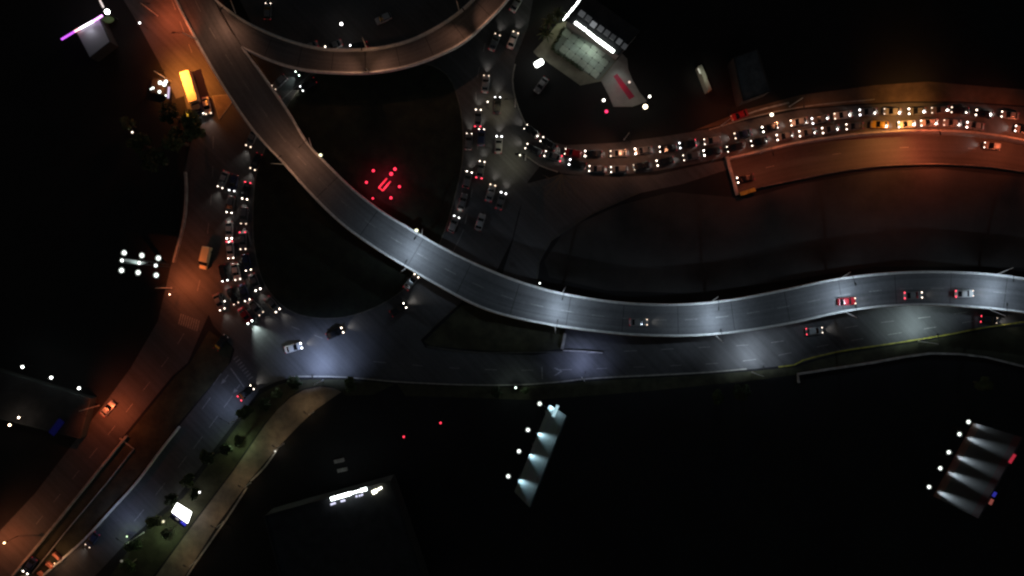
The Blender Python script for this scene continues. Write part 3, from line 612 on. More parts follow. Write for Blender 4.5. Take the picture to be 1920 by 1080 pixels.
lane([((987, 274), (1013, 287), 'k'), ((1022, 288), (1050, 297), 'k', B), ((1068, 304), (1091, 310), 'k'), ((1105, 316), (1133, 318), 'g'), ((1146, 318), (1174, 317), 'k'), ((1189, 314), (1215, 309), 'k'), ((1232, 306), (1259, 300), 'k'), ((1282, 296), (1307, 291), 'k'),
      ((1320, 287), (1345, 283), 'k'), ((1364, 280), (1392, 273), 'k'), ((1409, 269), (1437, 262), 'k'), ((1457, 258), (1484, 253), 'k'), ((1499, 251), (1529, 246), 'k'), ((1542, 245), (1569, 240), 'k'), ((1587, 238), (1617, 236), 'k'), ((1634, 233), (1664, 235), 'y', OFF),
      ((1685, 234), (1715, 232), 'w'), ((1727, 231), (1756, 229), 'w'), ((1770, 230), (1797, 231), 's'), ((1813, 234), (1843, 238), 's'), ((1904, 241), (1933, 246), 's')], '%s car in the lower lane of the jammed road, %s from the left', Gj)
car((1383, 338), (1410, 332), 'k', 'black car about to enter the underpass mouth', 'cars on the sunken road', z=ZT + .02, beam=250)
car((1846, 272), (1877, 276), 's', 'silver car on the sunken road near the right edge', 'cars on the sunken road', z=ZT + .02, beam=250)
car((1372, 222), (1398, 212), 'r', 'dark red car parked on the verge above the jammed road', None, lights='off')
Gf = 'cars on the flyover'
car((1213, 604), (1177, 604), 's', 'silver car alone on the dim middle stretch of the flyover', Gf, ZD + .01, beam=120)
car((1603, 564), (1575, 566), 'r', 'red car on the flyover beside a lamp', Gf, ZD + .01, beam=120)
car((1728, 553), (1700, 554), 's', 'silver car on the flyover between the red car and the white car', Gf, ZD + .01, brake=True, beam=120)
car((1824, 550), (1790, 551), 'w', 'white car with bright red tail lights on the flyover near the right edge', Gf, ZD + .01, brake=True, beam=200)
Gw = 'cars on the lower road'
car((1541, 619), (1508, 622), 's', 'silver car on the lower road below the flyover lamp', Gw, brake=True)
car((1868, 601), (1840, 598), 'k', 'black car with red tail lights on the lower road near the right edge', Gw, brake=True)
Gt = 'cars on the top side of the roundabout'
car((503, 7), (502, 32), 'g', 'dark grey car at the top edge inside the curved ramp, headlights up', Gt, beam=250)
car((514, 164), (532, 147), 's', 'silver car between the curved ramp and the flyover, left lane', Gt)
car((558, 138), (580, 118), 'k', 'black car with headlights just out from under the curved ramp', Gt, beam=400, cool=True)
car((566, 166), (593, 149), 'k', 'black car below the curved ramp, nearest the island corner', Gt, beam=300)
car((502, 204), (518, 183), 'g', 'dark grey car half hidden under the flyover, upper one', Gt)
car((516, 227), (533, 205), 'g', 'dark grey car half hidden under the flyover, lower one', Gt)
car((612, 92), (641, 79), 'g', 'dark grey car inside the curved ramp, partly hidden by its parapet', Gt)
car((658, 90), (686, 84), 'k', 'black car inside the curved ramp close to the parapet lamp', Gt)
car((566, 93), (594, 83), 'g', 'dark grey car inside the curved ramp, leftmost at the parapet', Gt)
car((706, 41), (736, 27), 's', 'silver car inside the curved ramp lying slantwise in the dark', Gt, lights='off')
Ga = 'vehicles on the avenue and side street'
car((391, 213), (384, 180), 'w', 'white car beside the yellow-lit lorry', Ga)
car((213, 755), (195, 775), 's', 'silver car parked at the edge of the avenue in orange light', Ga, lights='off')
car((165, 1023), (184, 998), 'b', 'dark blue car with headlights on the blue-lit side street near the bottom', Ga, beam=250)
car((48, 1073), (64, 1049), 'b', 'dark car with headlights in the median lane at the bottom corner', Ga)
car((1006, 172), (1022, 150), 'g', 'dark grey car parked below the filling station sign', None, lights='off')

def lorry():
    f, r = P(375, 214, 1), P(352, 138, 1); d = f - r; ang = math.atan2(d.y, d.x); c = (f + r) / 2; c.z = .05; L = d.length / 2
    t = empty('lorry', c, ang); tag(t, 'lorry with long white box body glowing yellow under the avenue lamp', 'lorry', Ga)
    bm = bmesh.new(); box(bm, -1.35, 0, 2.15, 2 * L - 2.7, 2.25, 2.3); bmesh.ops.bevel(bm, geom=bm.edges[:], offset=.06, segments=1, affect='EDGES'); mesh('cargo_box', bm, mat('lorry_box', (.82, .80, .55), .6, noise=.12, scale=.8), t)  # box colour mixes the lamp's yellow light into the white
    cb = loft([(L - 2.35, sec(1.15, .5, 2.55)), (L - .9, sec(1.15, .5, 2.5)), (L - .35, sec(1.13, .5, 1.7)), (L, sec(1.05, .5, 1.45))]); mesh('cab', cb, M_BLUE, t)
    bm = bmesh.new(); box(bm, L - .62, 0, 2.08, .5, 1.9, .06); bmesh.ops.rotate(bm, cent=(L - .62, 0, 2.08), matrix=Matrix.Rotation(R(54), 3, 'Y'), verts=bm.verts); mesh('windscreen', bm, M_GLASS, t)
    bm = bmesh.new(); box(bm, -.3, 0, .7, 2 * L - 1.2, .9, .3); mesh('chassis', bm, M_DARKST, t)
    for sx in (-L + 1.2, -L + 2.4, L - 1.4):
        for sy in (-1.0, 1.0): inst('wheel', ME_WHEEL, t, loc=(sx, sy, .48), scale=(1.5, 1.5, 1.5))
    for sy in (-.85, .85):
        inst('headlight', ME_HEAD, t, M_HEAD, (L + .02, sy, 1.0)); inst('tail_light', ME_TAIL, t, M_TAIL, (-L + .05, sy, .95))
    spot(t, (L + .4, 0, 1), (L + 8, 0, 0), 200, (1, .95, .9), 70, .8, .2, 'headlight_beam')
lorry()
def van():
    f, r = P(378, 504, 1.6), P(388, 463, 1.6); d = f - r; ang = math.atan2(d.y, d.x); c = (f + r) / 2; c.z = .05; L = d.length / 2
    t = empty('van', c, ang); tag(t, 'pale van with yellow lamp glow mixed into its paint, alone on the avenue, with a long dark shadow', 'van', Ga)
    mesh('body', loft([(-L, sec(.9, .35, 2.1)), (-L + .1, sec(.98, .3, 2.2)), (L - 1.75, sec(.98, .3, 2.2)), (L - 1.7, sec(.98, .3, 1.2)), (L - .25, sec(.95, .3, 1.1)), (L, sec(.8, .35, .85))]), mat('van_glow_paint', (.85, .76, .40), .4), t)  # body colour carries the yellow sodium glow
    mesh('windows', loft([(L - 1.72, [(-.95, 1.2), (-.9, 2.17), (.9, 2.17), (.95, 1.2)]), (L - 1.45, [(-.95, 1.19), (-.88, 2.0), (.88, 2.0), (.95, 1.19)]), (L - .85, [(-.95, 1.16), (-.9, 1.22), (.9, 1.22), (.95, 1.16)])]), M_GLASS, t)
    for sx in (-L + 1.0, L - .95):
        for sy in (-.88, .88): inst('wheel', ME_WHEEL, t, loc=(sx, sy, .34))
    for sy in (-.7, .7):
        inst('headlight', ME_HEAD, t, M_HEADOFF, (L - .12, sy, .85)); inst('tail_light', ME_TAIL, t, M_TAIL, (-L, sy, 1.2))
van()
def motorbike(px, ang, lab):
    t = empty('motorbike', P(*px, .05), R(ang)); tag(t, lab, 'motorbike')
    bm = bmesh.new(); ball(bm, (0.1, 0, .8), (.55, .16, .2), 2); mesh('body', bm, M_BLACK, t, True)
    bm = bmesh.new(); tube(bm, [(.5, -.38, 1.05), (.55, 0, 1.0), (.5, .38, 1.05)], [.03, .03, .03], 6); mesh('handlebar', bm, M_STEEL, t)
    for sx in (-.65, .7): inst('wheel', ME_WHEEL, t, loc=(sx, 0, .32), scale=(1, .6, 1))
    inst('headlight', ME_HEAD, t, M_HEAD, (.72, 0, .92), scale=(.8, .8, .9))
motorbike((915, 198), 95, 'motorbike with a single headlight between the lanes on the right side')
motorbike((421, 560), -60, 'motorbike among the cars at the end of the left-hand queue')

# ------------------------------------------------------------------ billboards with flood lamps
def dish(p, r, par):  # pale bowl added round a lamp so its glow spreads
    bm = bmesh.new(); c = bmesh.ops.create_cone(bm, cap_ends=False, segments=16, radius1=r * .35, radius2=r, depth=r * .5)
    bmesh.ops.translate(bm, vec=Vector(p) - Vector((0, 0, r * .12)), verts=c['verts']); bm.faces.new([v for v in bm.verts if v.co.z < p[2] - r * .3]); bmesh.ops.recalc_face_normals(bm, faces=bm.faces)
    return mesh('halo_bowl', bm, mat('halo_bowl_white', (.5, .52, .5), .7), par)
def board(a, b, zb, zt, lean, lamps, lab, face, spot_power, off, group='billboards lit by rows of flood lamps', aimk=.45, ang=42, below=2.0):
    A, Bp = P(*a, zb), P(*b, zb); c = (A + Bp) / 2; t = empty('billboard', (c.x, c.y, 0)); tag(t, lab, 'billboard', group)
    d = (Bp - A).normalized(); n = Vector((-d.y, d.x, 0))      # n: away from the lamps
    if n.x < 0: n = -n
    hgt = zt - zb; o_ = Vector((c.x, c.y, 0)); a0, b0 = A - o_, Bp - o_; up = Vector((0, 0, hgt)) + n * lean
    bm = bmesh.new(); uvl = bm.loops.layers.uv.new('UVMap'); th = n * .35
    v = [bm.verts.new(x) for x in (a0, b0, b0 + up, a0 + up, a0 + th, b0 + th, b0 + up + th, a0 + up + th)]
    for f in ((0, 1, 2, 3), (5, 4, 7, 6), (4, 0, 3, 7), (1, 5, 6, 2), (3, 2, 6, 7), (4, 5, 1, 0)):
        ff = bm.faces.new([v[i] for i in f])
        for lp, uv in zip(ff.loops, ((0, 0), (1, 0), (1, 1), (0, 1))): lp[uvl].uv = uv
    bmesh.ops.recalc_face_normals(bm, faces=bm.faces); mesh('panel', bm, face, t)
    for k in (.12, .5, .88):
        q = a0.lerp(b0, k) + th * 1.6; bm = bmesh.new(); tube(bm, [(q.x, q.y, 0), (q.x, q.y, zb), q + up * .6], [.35, .32, .22], 10); mesh('support_post', bm, M_DARKST, t)
    for px in lamps:
        p = P(*px, zb) - o_; foot = a0 + d * (p - a0).dot(d)
        bm = bmesh.new(); beam(bm, foot - Vector((0, 0, .3)), p - Vector((0, 0, .3)), .1, .1); mesh('lamp_arm', bm, M_DARKST, t)
        bm = bmesh.new(); ball(bm, p, (.3, .3, .26), 2); mesh('flood_lamp', bm, glow('flood_lamp_small', (.93, 1.0, .95), 3.2), t, True); dish(p, .6, t)
        pn = (Vector((0, 0, lean)) - n * hgt).normalized(); spot(t, foot - up.normalized() * below + pn * .55, foot + up * aimk, spot_power, (.55, .88, 1.0) if hgt < 10 else (.75, .9, 1.0), ang, 1.0, .25, 'flood_light')
def print_mat(name, base, red, blue):
    m = mat(name, base, .55); nt = m.node_tree; b = nt.nodes['Principled BSDF']; uv = nt.nodes.new('ShaderNodeUVMap'); sp = nt.nodes.new('ShaderNodeSeparateXYZ'); nt.links.new(uv.outputs[0], sp.inputs[0])
    ns = nt.nodes.new('ShaderNodeTexNoise'); ns.inputs['Scale'].default_value = 3; nt.links.new(uv.outputs[0], ns.inputs['Vector'])
    r = nt.nodes.new('ShaderNodeValToRGB'); e = r.color_ramp; e.interpolation = 'CONSTANT'; e.elements[0].color = (*red, 1); e.elements[0].position = 0; e.elements[1].position = .17; e.elements[1].color = (*base, 1)
    x = e.elements.new(.86); x.color = (*blue, 1); nt.links.new(sp.outputs['Y'], r.inputs['Fac'])
    mx = nt.nodes.new('ShaderNodeMix'); mx.data_type = 'RGBA'; mx.blend_type = 'MULTIPLY'; mx.inputs['Factor'].default_value = .5
    nt.links.new(r.outputs[0], mx.inputs['A']); nt.links.new(ns.outputs['Color'], mx.inputs['B']); nt.links.new(mx.outputs['Result'], b.inputs['Base Color']); return m
board((1030, 758), (964, 922), 7, 15, 3.6, [(1012, 757), (990, 806), (973, 846), (953, 893)], 'tall leaning billboard lit blue-white by four flood lamps, below the lower road', print_mat('poster_blue', (.12, .18, .20), (.15, .20, .22), (.08, .11, .13)), 4200, 1, ang=34, below=1.2)
board((1824, 792), (1749, 930), 7, 24, 0.5, [(1816, 791), (1799, 814), (1779, 848), (1763, 878), (1742, 913)], 'big billboard with red and blue edges lit by five flood lamps, bottom right', print_mat('poster_dark', (.045, .05, .06), (.14, .06, .05), (.10, .015, .03)), 4200, 1, ang=15, below=1.0, aimk=.3)
nb = [o for o in bpy.data.objects if o.name.startswith('billboard') and 'five' in o.get('label', '')][0]
for a, b, c_, e_ in (((1893, 868), (1903, 852), (1, .05, .1), .38), ((1862, 931), (1867, 923), (.08, .08, .9), .3), ((1856, 946), (1861, 936), (1, .25, .2), .22)):
    bm = bmesh.new(); beam(bm, P(*a, 24.1), P(*b, 24.1), .55, .3); world_child(mesh('neon_letter', bm, glow('neon_%d' % a[0], c_, e_)), nb)
lb = [o for o in bpy.data.objects if o.name.startswith('billboard') and 'four' in o.get('label', '')][0]
bm = bmesh.new(); beam(bm, P(1046, 760, 14), P(1037, 781, 14), .7, .3); world_child(mesh('tube_lamp', bm, glow('tube_cyan', (.55, .85, .95), .75)), lb)
# back-to-back board on the left, seen along its top edge
def double_board():
    c = P(262, 493, 12); t = empty('billboard', (c.x, c.y, 0)); tag(t, 'back-to-back billboard seen from above between three rows of flood lamps, left of the avenue', 'billboard', 'billboards lit by rows of flood lamps')
    def q(u, v, z): return P(u, v, z) - Vector((c.x, c.y, 0))
    for y0, y1 in ((484, 492), (493, 497)):
        bm = bmesh.new(); e = Vector((0, 0, -3)); beam(bm, q(228, y0, 12) + e, q(297, y1 + 2, 12) + e, .2, 6); mesh('panel', bm, mat('poster_shade', (.05, .055, .055), .6), t)
    for u in (238, 286):
        bm = bmesh.new(); p = q(u, 491, 6); tube(bm, [(p.x, p.y, 0), (p.x, p.y, 6.2)], [.4, .35], 10); mesh('support_post', bm, M_DARKST, t)
    for row in (((233, 474), (266, 479), (297, 484)), ((231, 488.5), (263, 493), (294, 498)), ((228, 507), (259, 511), (293, 516))):
        for i, (u, v) in enumerate(row):
            mid = row[1] == (263, 493); p = q(u, v, 12.6)
            bm = bmesh.new(); ball(bm, p + Vector((0, 0, .5 if mid else 0)), .3 if mid else (.36, .4, .32), 2); mesh('flood_lamp', bm, glow('flood_lamp_lit', (.93, 1.0, .95), 3.2), t, True); dish(p + Vector((0, 0, .5 if mid else 0)), 0.5 if mid else .7, t)
            if not mid:
                e = q(u, 490 + (u - 260) * .1, 12.2); bm = bmesh.new(); beam(bm, e, p - Vector((0, 0, .35)), .1, .1); mesh('lamp_arm', bm, M_DARKST, t)
    bm = bmesh.new(); a, b, cc, dd = q(234, 485, 12.1), q(279, 492, 12.1), q(262, 497, 12.1), q(234, 490, 12.1)
    bm.faces.new([bm.verts.new(x) for x in (a, b, cc, dd)]); mesh('lit_gap_sheet', bm, mat('lit_gap_pale', (.6, .62, .62), .6), t)  # pale sheet stands for the lit gap between the panels
    point(t, q(250, 491, 13.2), 60, (.8, 1, .95), .2)
double_board()
# ------------------------------------------------------------------ illuminated advertising box beside the path
def light_box():
    c = P(340, 966, 2); t = empty('advertising_light_box', (c.x, c.y, 0)); tag(t, 'brilliant white illuminated advertising box with a dark blue lower panel, beside the footpath', 'sign')
    def q(u, v, z): return P(u, v, z) - Vector((c.x, c.y, 0))
    pts = [q(331, 944, 3.0), q(358, 961, 3.0), q(351, 981, 4.4), q(322, 960, 4.4)]
    bm = bmesh.new(); v = [bm.verts.new(p) for p in pts] + [bm.verts.new(p - Vector((0, 0, .5))) for p in pts]
    for f in ((0, 1, 2, 3), (4, 5, 6, 7), (0, 1, 5, 4), (1, 2, 6, 5), (2, 3, 7, 6), (3, 0, 4, 7)): bm.faces.new([v[i] for i in f])
    bmesh.ops.recalc_face_normals(bm, faces=bm.faces); mesh('lit_panel', bm, glow('panel_white', (1, 1, .97), 7), t)
    bm = bmesh.new(); beam(bm, q(321, 965, 4), q(349, 986, 4), .9, .8); mesh('fascia', bm, mat('fascia_navy', (.01, .01, .06), .4), t)
    bm = bmesh.new(); beam(bm, q(339, 978, 4.45), q(348, 985, 4.45), .5, .1); mesh('blue_lettering_strip', bm, glow('blue_strip', (.05, .05, .75), .8), t)
    bm = bmesh.new(); beam(bm, q(330, 971, 4.45), q(335, 975, 4.45), .4, .1); mesh('pale_lettering_strip', bm, glow('pale_strip', (.8, .75, .7), .35), t)
    bm = bmesh.new(); p = q(338, 968, 3); tube(bm, [(p.x, p.y, 0), (p.x, p.y, 3.3)], [.25, .2], 10); mesh('support_post', bm, M_DARKST, t)
    point(t, q(345, 958, 4.6), 60, (1, 1, .95), .4)
light_box()
# orange barrier blocks in the median
for i, (a, b) in enumerate((((101, 1037), (114, 1049)), ((88, 1055), (100, 1064)), ((73, 1072), (80, 1080)))):
    bm = bmesh.new(); beam(bm, P(*a, .6), P(*b, .6), .7, 1.1); bmesh.ops.bevel(bm, geom=bm.edges[:], offset=.08, segments=1, affect='EDGES')
    tag(mesh('barrier_block', bm, mat('barrier_orange', (.62, .22, .14), .6, noise=.2, scale=2)), 'orange barrier block in the median at the bottom corner, %s from the top' % ORD[i], 'barrier', 'orange barrier blocks')
globe_lamp((102, 1056), 3.0, .12, (1, .5, .25), 4, 420, 'small warm lamp beside the orange barrier blocks')

# ------------------------------------------------------------------ filling station, top right
st = empty('filling_station', P(1125, 70, 0)); tag(st, 'filling station building with white light strips, roof boxes and a tiled terrace', 'building')
ZR = 5.0
roofp = [(1062, 38), (1160, 104), (1200, 58), (1098, -14)]
world_child(sheet('roof', roofp, ZR, M_ROOF, th=0.35), st)
world_child(sheet('walls', [(1064, 37), (1159, 101), (1197, 58), (1099, -11)], ZR - .36, mat('wall_grey', (.25, .26, .26), .8), th=ZR - .4, zpx=ZR), st)
for i, q in enumerate(((1091, 26), (1103, 35), (1112.5, 46), (1126, 54), (1138, 62), (1149, 70), (1161, 78), (1171, 87))):
    p = P(*q, ZR + .3); bm = bmesh.new(); box(bm, p.x, p.y, ZR + .31, 1.5 - .05 * i, 1.25, .6, R(-36)); bmesh.ops.bevel(bm, geom=bm.edges[:], offset=.08, segments=1, affect='EDGES')
    world_child(mesh('roof_light', bm, glow('skylight_bright' if i == 2 else 'skylight_dim_%d' % (i % 3), (.85, .9, .95), .22 if i == 2 else (.075, .045, .03)[i % 3])), st)
M_TUBE = glow('white_tube_light', (.93, 1.0, .93), 7)
for a, b, wd in (((1078, 42), (1099, 57), .55), ((1101, 59), (1118, 73), .6), ((1118, 73), (1151, 97), .7)):
    bm = bmesh.new(); beam(bm, P(*a, 5.35), P(*b, 5.35), wd, .5); world_child(mesh('light_strip', bm, M_TUBE), st)
for k in range(7):
    a = Vector((1056, 38)).lerp(Vector((1091, -4)), k / 7 + .01); b = Vector((1056, 38)).lerp(Vector((1091, -4)), (k + .86) / 7)
    bm = bmesh.new(); beam(bm, P(*a, 4.4), P(*b, 4.4), .34 + .12 * (k % 2), .35); world_child(mesh('light_strip', bm, M_TUBE), st)
M_APRON = mat('apron_concrete', (.15, .145, .11), .85, noise=.3, scale=.35)
struct(sheet('forecourt', [(1045, 45), (1022, 72), (1000, 97), (1008, 106), (1022, 113), (1060, 140), (1088, 160), (1128, 152), (1158, 112), (1150, 100), (1066, 38)], .1, M_APRON, th=.1))
terr = struct(sheet('terrace', [(1056, 53), (1035, 92), (1090, 131), (1122, 151), (1152, 116), (1146, 100), (1072, 47)], .2, mat('joint_dark', (.14, .16, .14), .9), th=.1))
ga, gb, g0 = Vector((11.6, 9.0)), Vector((-8.4, 10.6)), Vector((1061, 53))
M_TILE = [mat('tile_%d' % i, c, .7, noise=.18, scale=1.2) for i, c in enumerate(((.30, .35, .30), (.33, .37, .32), (.28, .33, .29)))]
def inside(p, poly):
    r = False; n = len(poly)
    for i in range(n):
        a, b = poly[i], poly[(i + 1) % n]
        if (a[1] > p[1]) != (b[1] > p[1]) and p[0] < (b[0] - a[0]) * (p[1] - a[1]) / (b[1] - a[1]) + a[0]: r = not r
    return r
TP = [(1056, 53), (1035, 92), (1090, 131), (1122, 151), (1152, 116), (1146, 100), (1072, 47)]
for i in range(-1, 10):
    for j in range(-1, 6):
        c = g0 + ga * (i + .5) + gb * (j + .5)
        cs = [g0 + ga * (i + s) + gb * (j + t_) for s, t_ in ((.02, .02), (.98, .02), (.98, .98), (.02, .98))]
        if sum(inside(q, TP) for q in cs) == 4: sheet('paving_tile', [tuple(q) for q in cs], .24, M_TILE[(i * 3 + j * 5) % 3], terr, th=.035)
        q = g0 + ga * i + gb * j
        if inside(q, TP) and inside(q + Vector((3, 3)), TP) and inside(q - Vector((3, 3)), TP):
            p = P(*q, .26); bm = bmesh.new(); tube(bm, [(p.x, p.y, .2), (p.x, p.y, .29)], [.22, .2], 8); mesh('drain_cover', bm, M_DARKST, terr)
def hedge(pts, wd, hgt, lab):
    bm = bmesh.new(); q = spline(pts, 3); rnd = random.Random(3)
    for p in q:
        for k in range(16):
            c = P(*p, 0) + Vector((rnd.uniform(-wd, wd), rnd.uniform(-wd, wd), rnd.uniform(.1, hgt))); s = rnd.uniform(.12, .25)
            a, b = Vector((rnd.gauss(0, 1), rnd.gauss(0, 1), rnd.gauss(0, 1))).normalized() * s, Vector((rnd.gauss(0, 1), rnd.gauss(0, 1), rnd.gauss(0, 1))).normalized() * s
            bm.faces.new([bm.verts.new(c + x) for x in (a, b, -a, -b)])
    tag(mesh('hedge', bm, M_LEAF[0]), lab, 'hedge')
hedge([(1056, 54), (1046, 73), (1035, 92)], .35, .9, 'clipped dark hedge on the upper left edge of the tiled terrace')
hedge([(1035, 92), (1060, 110), (1090, 131)], .35, .9, 'clipped dark hedge along the lower edge of the tiled terrace')
hedge([(1084, 57), (1100, 68)], .5, .8, 'small planting under the light strip, left of the two')
hedge([(1119, 83), (1136, 95)], .5, .8, 'small planting under the light strip, right of the two')
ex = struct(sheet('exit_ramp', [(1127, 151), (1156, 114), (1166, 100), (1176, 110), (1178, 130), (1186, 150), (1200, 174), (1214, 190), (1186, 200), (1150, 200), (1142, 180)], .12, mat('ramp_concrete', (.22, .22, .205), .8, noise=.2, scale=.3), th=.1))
mark(ex, 'red_light_patch', [(1150, 143), (1157, 138), (1190, 181), (1180, 187)], .14, mat('red_light_paint', (.30, .012, .045), .6))  # red light lying on the ramp, put into colour as a strip
sg = empty('lit_sign', P(1010, 118, 0)); tag(sg, 'small brilliant white sign box left of the forecourt', 'sign')
bm = bmesh.new(); beam(bm, P(1003, 123, 4), P(1018, 114, 4), 1.25, 1.2); bmesh.ops.bevel(bm, geom=bm.edges[:], offset=.2, segments=2, affect='EDGES'); world_child(mesh('sign_box', bm, glow('sign_white', (.95, 1, .94), 6)), sg)
bm = bmesh.new(); p = P(1010, 118, 4); tube(bm, [(p.x, p.y, 0), (p.x, p.y, 3.4)], [.15, .15], 8); world_child(mesh('post', bm, M_DARKST), sg)
globe_lamp((1132, 188), 3.5, .42, (1, .93, .82), 6, 60, 'white globe lamp at the foot of the exit ramp')
globe_lamp((1137, 209), 3.5, .5, (1, .03, .12), 2.4, 100, 'red globe lamp at the foot of the exit ramp')
globe_lamp((1210, 200), 4, .7, (1, .85, .58), 6, 35, 'large warm globe lamp at the end of the exit ramp')
globe_lamp((1218, 181), 4, .34, (1, .98, .85), 9, 60, 'small white globe lamp above the large warm one')
globe_lamp((1180, 154), 3.5, .4, (.8, .6, .5), 1.2, 60, 'dim pinkish globe lamp halfway up the exit ramp')
spot(st, P(1118, 72, 4.0) - st.location, P(1085, 115, 0) - st.location, 5200, (.86, 1.0, .86), 140, .9, 1.0)
spot(st, P(1160, 106, 4.6) - st.location, P(1160, 165, 0) - st.location, 500, (.92, 1.0, .94), 70, .9, .5)

point(st, P(1166, 160, 1.2) - st.location, 22, (1, .05, .16), .4)  # added red glow above the ramp strip, without a fixture
# ------------------------------------------------------------------ other buildings and lit things
def block(name, pts, hgt, lab, m_wall, m_roof, parapet=.4):
    c = P(*[sum(x) / len(pts) for x in zip(*pts)], 0); t = empty(name, c); tag(t, lab, 'building')
    world_child(sheet('walls', pts, hgt, m_wall, th=hgt), t)
    ins = [tuple(Vector(p).lerp(Vector([sum(x) / len(pts) for x in zip(*pts)]), .02)) for p in pts]
    world_child(sheet('roof', ins, hgt + .06, m_roof, th=.04, zpx=hgt), t)
    world_child(wall_line('parapet', pts + [pts[0]], hgt + .01, hgt + parapet, .25, m_wall, smooth_line=False), t); return t
W1 = mat('render_grey', (.028, .028, .03), .85, noise=.3, scale=.3)
b4 = block('shop_building', [(495, 968), (732, 902), (800, 1100), (545, 1160)], 7, 'dark building with white and pale yellow sign lights along its upper edge', W1, M_ROOF)
def strip(par, a, b, z, wd, m, name='sign_light'):
    bm = bmesh.new(); beam(bm, P(*a, z), P(*b, z), wd, .4); world_child(mesh(name, bm, m), par)
M_SGN = glow('shop_sign_white', (.9, 1, .98), 7); M_SGD = glow('shop_sign_lilac', (.75, .75, 1), 1.2); M_SGY = glow('shop_sign_yellow', (1, .98, .75), 4)
for k in range(11):
    a = Vector((620, 936)).lerp(Vector((689, 916)), k / 11 + .004); b = Vector((620, 936)).lerp(Vector((689, 916)), (k + (1.0 if k < 6 else .72)) / 11)
    strip(b4, a, b, 8.0, (.8 if k < 6 else .5) if k < 9 else .75, M_SGN)
for a, b in (((620, 946), (629, 943)), ((639, 940), (647, 938)), ((667, 931), (670, 930)), ((673, 930), (675, 929)), ((677, 929), (680, 927))): strip(b4, a, b, 8.0, .4, M_SGD)
for a, b, w_ in (((698, 924), (706, 920), .9), ((707, 919), (716, 914), .5)): strip(b4, a, b, 8.0, w_, M_SGY)
for a, b in (((627, 866), (645, 862)), ((633, 883), (651, 879))): 
    bm = bmesh.new(); beam(bm, P(*a, .4), P(*b, .4), .8, .6); tag(mesh('bench', bm, M_CONC), 'faint concrete bench in the dark yard, %s' % ('upper one' if b[1] < 870 else 'lower one'), 'bench')
b5 = block('flat_roofed_building', [(1376, 108), (1420, 92), (1446, 170), (1394, 190)], 6, 'dark flat-roofed building beyond the jammed road', mat('wall_dim', (.03, .03, .032), .9), M_ROOFC)
lw = empty('lit_wall', P(1318, 152, 0)); tag(lw, 'pale lit wall standing slantwise beyond the jammed road', 'wall')
bm = bmesh.new(); beam(bm, P(1310, 126, 1.6), P(1328, 172, 1.6), .9, 3.2); world_child(mesh('wall_slab', bm, mat('wall_pale', (.4, .4, .33), .8)), lw)
bm = bmesh.new(); beam(bm, P(1309, 128, 3.3), P(1313, 138, 3.3), .25, .2); world_child(mesh('lamp', bm, glow('wall_lamp', (1, 1, .8), .6)), lw)
spot(lw, P(1318, 138, 7) - lw.location, P(1316, 150, 0) - lw.location, 260, (1, 1, .8), 90, 1)
kb = block('kiosk', [(143, 60), (186, 34), (206, 78), (168, 108)], 4, 'shop at the top left with a pale awning and a long violet light line', W1, mat('awning_pale', (.34, .35, .40), .7), .12)
VI = glow('violet_tube', (.55, .10, .8), 1.6); VW = glow('white_violet_tube', (1, .85, 1), 4)
for a, b, m_ in (((115, 74), (140, 59), VI), ((140, 59), (149, 54), glow('pink_tube', (1, .45, .5), 3)), ((149, 54), (174, 40), VW), ((174, 40), (192, 29), glow('violet_bright_tube', (.8, .35, .9), 3)), ):
    strip(kb, a, b, 4.6, .35, m_, 'light_tube')
globe_lamp((201, 22), 5, .75, (1, 1, .95), 8, 200, 'big white globe lamp at the end of the violet light line')
tag(mesh('light_rail', (lambda bm_: (beam(bm_, P(187, 0, 4.5), P(194, 14, 4.5), .4, .3), bm_)[1])(bmesh.new()), glow('rail_pale', (1, .85, .8), .9)), 'short pinkish light rail above the white globe at the top left', 'lamp')
spot(kb, P(164, 48, 5.2) - kb.location, P(176, 84, 4) - kb.location, 120, (1, .95, 1), 130, 1)
tag(mesh('green_canopy', (lambda bm_: (ball(bm_, P(202, 37, 1.6), (1.6, .9, .3), 2), bm_)[1])(bmesh.new()), mat('canvas_green', (.12, .22, .08), .8)), 'small green round awning under the white globe lamp', 'awning')
kk = empty('kiosk', P(305, 166, 0)); tag(kk, 'little kiosk with bright white lamps left of the lorry', 'kiosk')
bm = bmesh.new(); a = P(305, 166, 0); box(bm, a.x, a.y, 1.3, 3.2, 3.6, 2.6, R(-12)); world_child(mesh('body', bm, W1), kk)
for u, v, r in ((300, 155, .5), (308, 158, .55), (311, 153, .45), (299, 172, .4), (287, 165, .28), (283, 167, .2), (311, 179, .2)):
    bm = bmesh.new(); ball(bm, P(u, v, 2.75), (r, r, .2), 1); world_child(mesh('lamp', bm, glow('kiosk_lamp', (.9, 1, .92), 4)), kk)
strip(kk, (317, 163), (315, 184), 2.7, .35, glow('kiosk_violet', (.65, .55, .8), 1.0), 'light_strip')
for i, px in enumerate(((42, 688), (96, 708), (148, 728))):
    globe_lamp(px, 4, .42, (.95, 1, .92), 6, 45, 'white lamp in the row along the dark facade, %s from the left' % ORD[i], group='lamps along the dark facade')
block('long_building', [(-40, 684), (170, 748), (150, 822), (-40, 775)], 3, 'long dark building below the row of three white lamps', mat('wall_teal', (.03, .04, .042), .8), M_ROOF, .1)
globe_lamp((18, 797), 5, .36, (1, .72, .5), 8, 60, 'warm lamp on the roof at the left edge, lower one'); globe_lamp((35, 783), 5, .3, (1, .78, .6), 8, 60, 'warm lamp on the roof at the left edge, upper one')
bs = empty('blue_sign', P(105, 802, 0)); tag(bs, 'slanting blue-lit sign panel beside the avenue', 'sign')
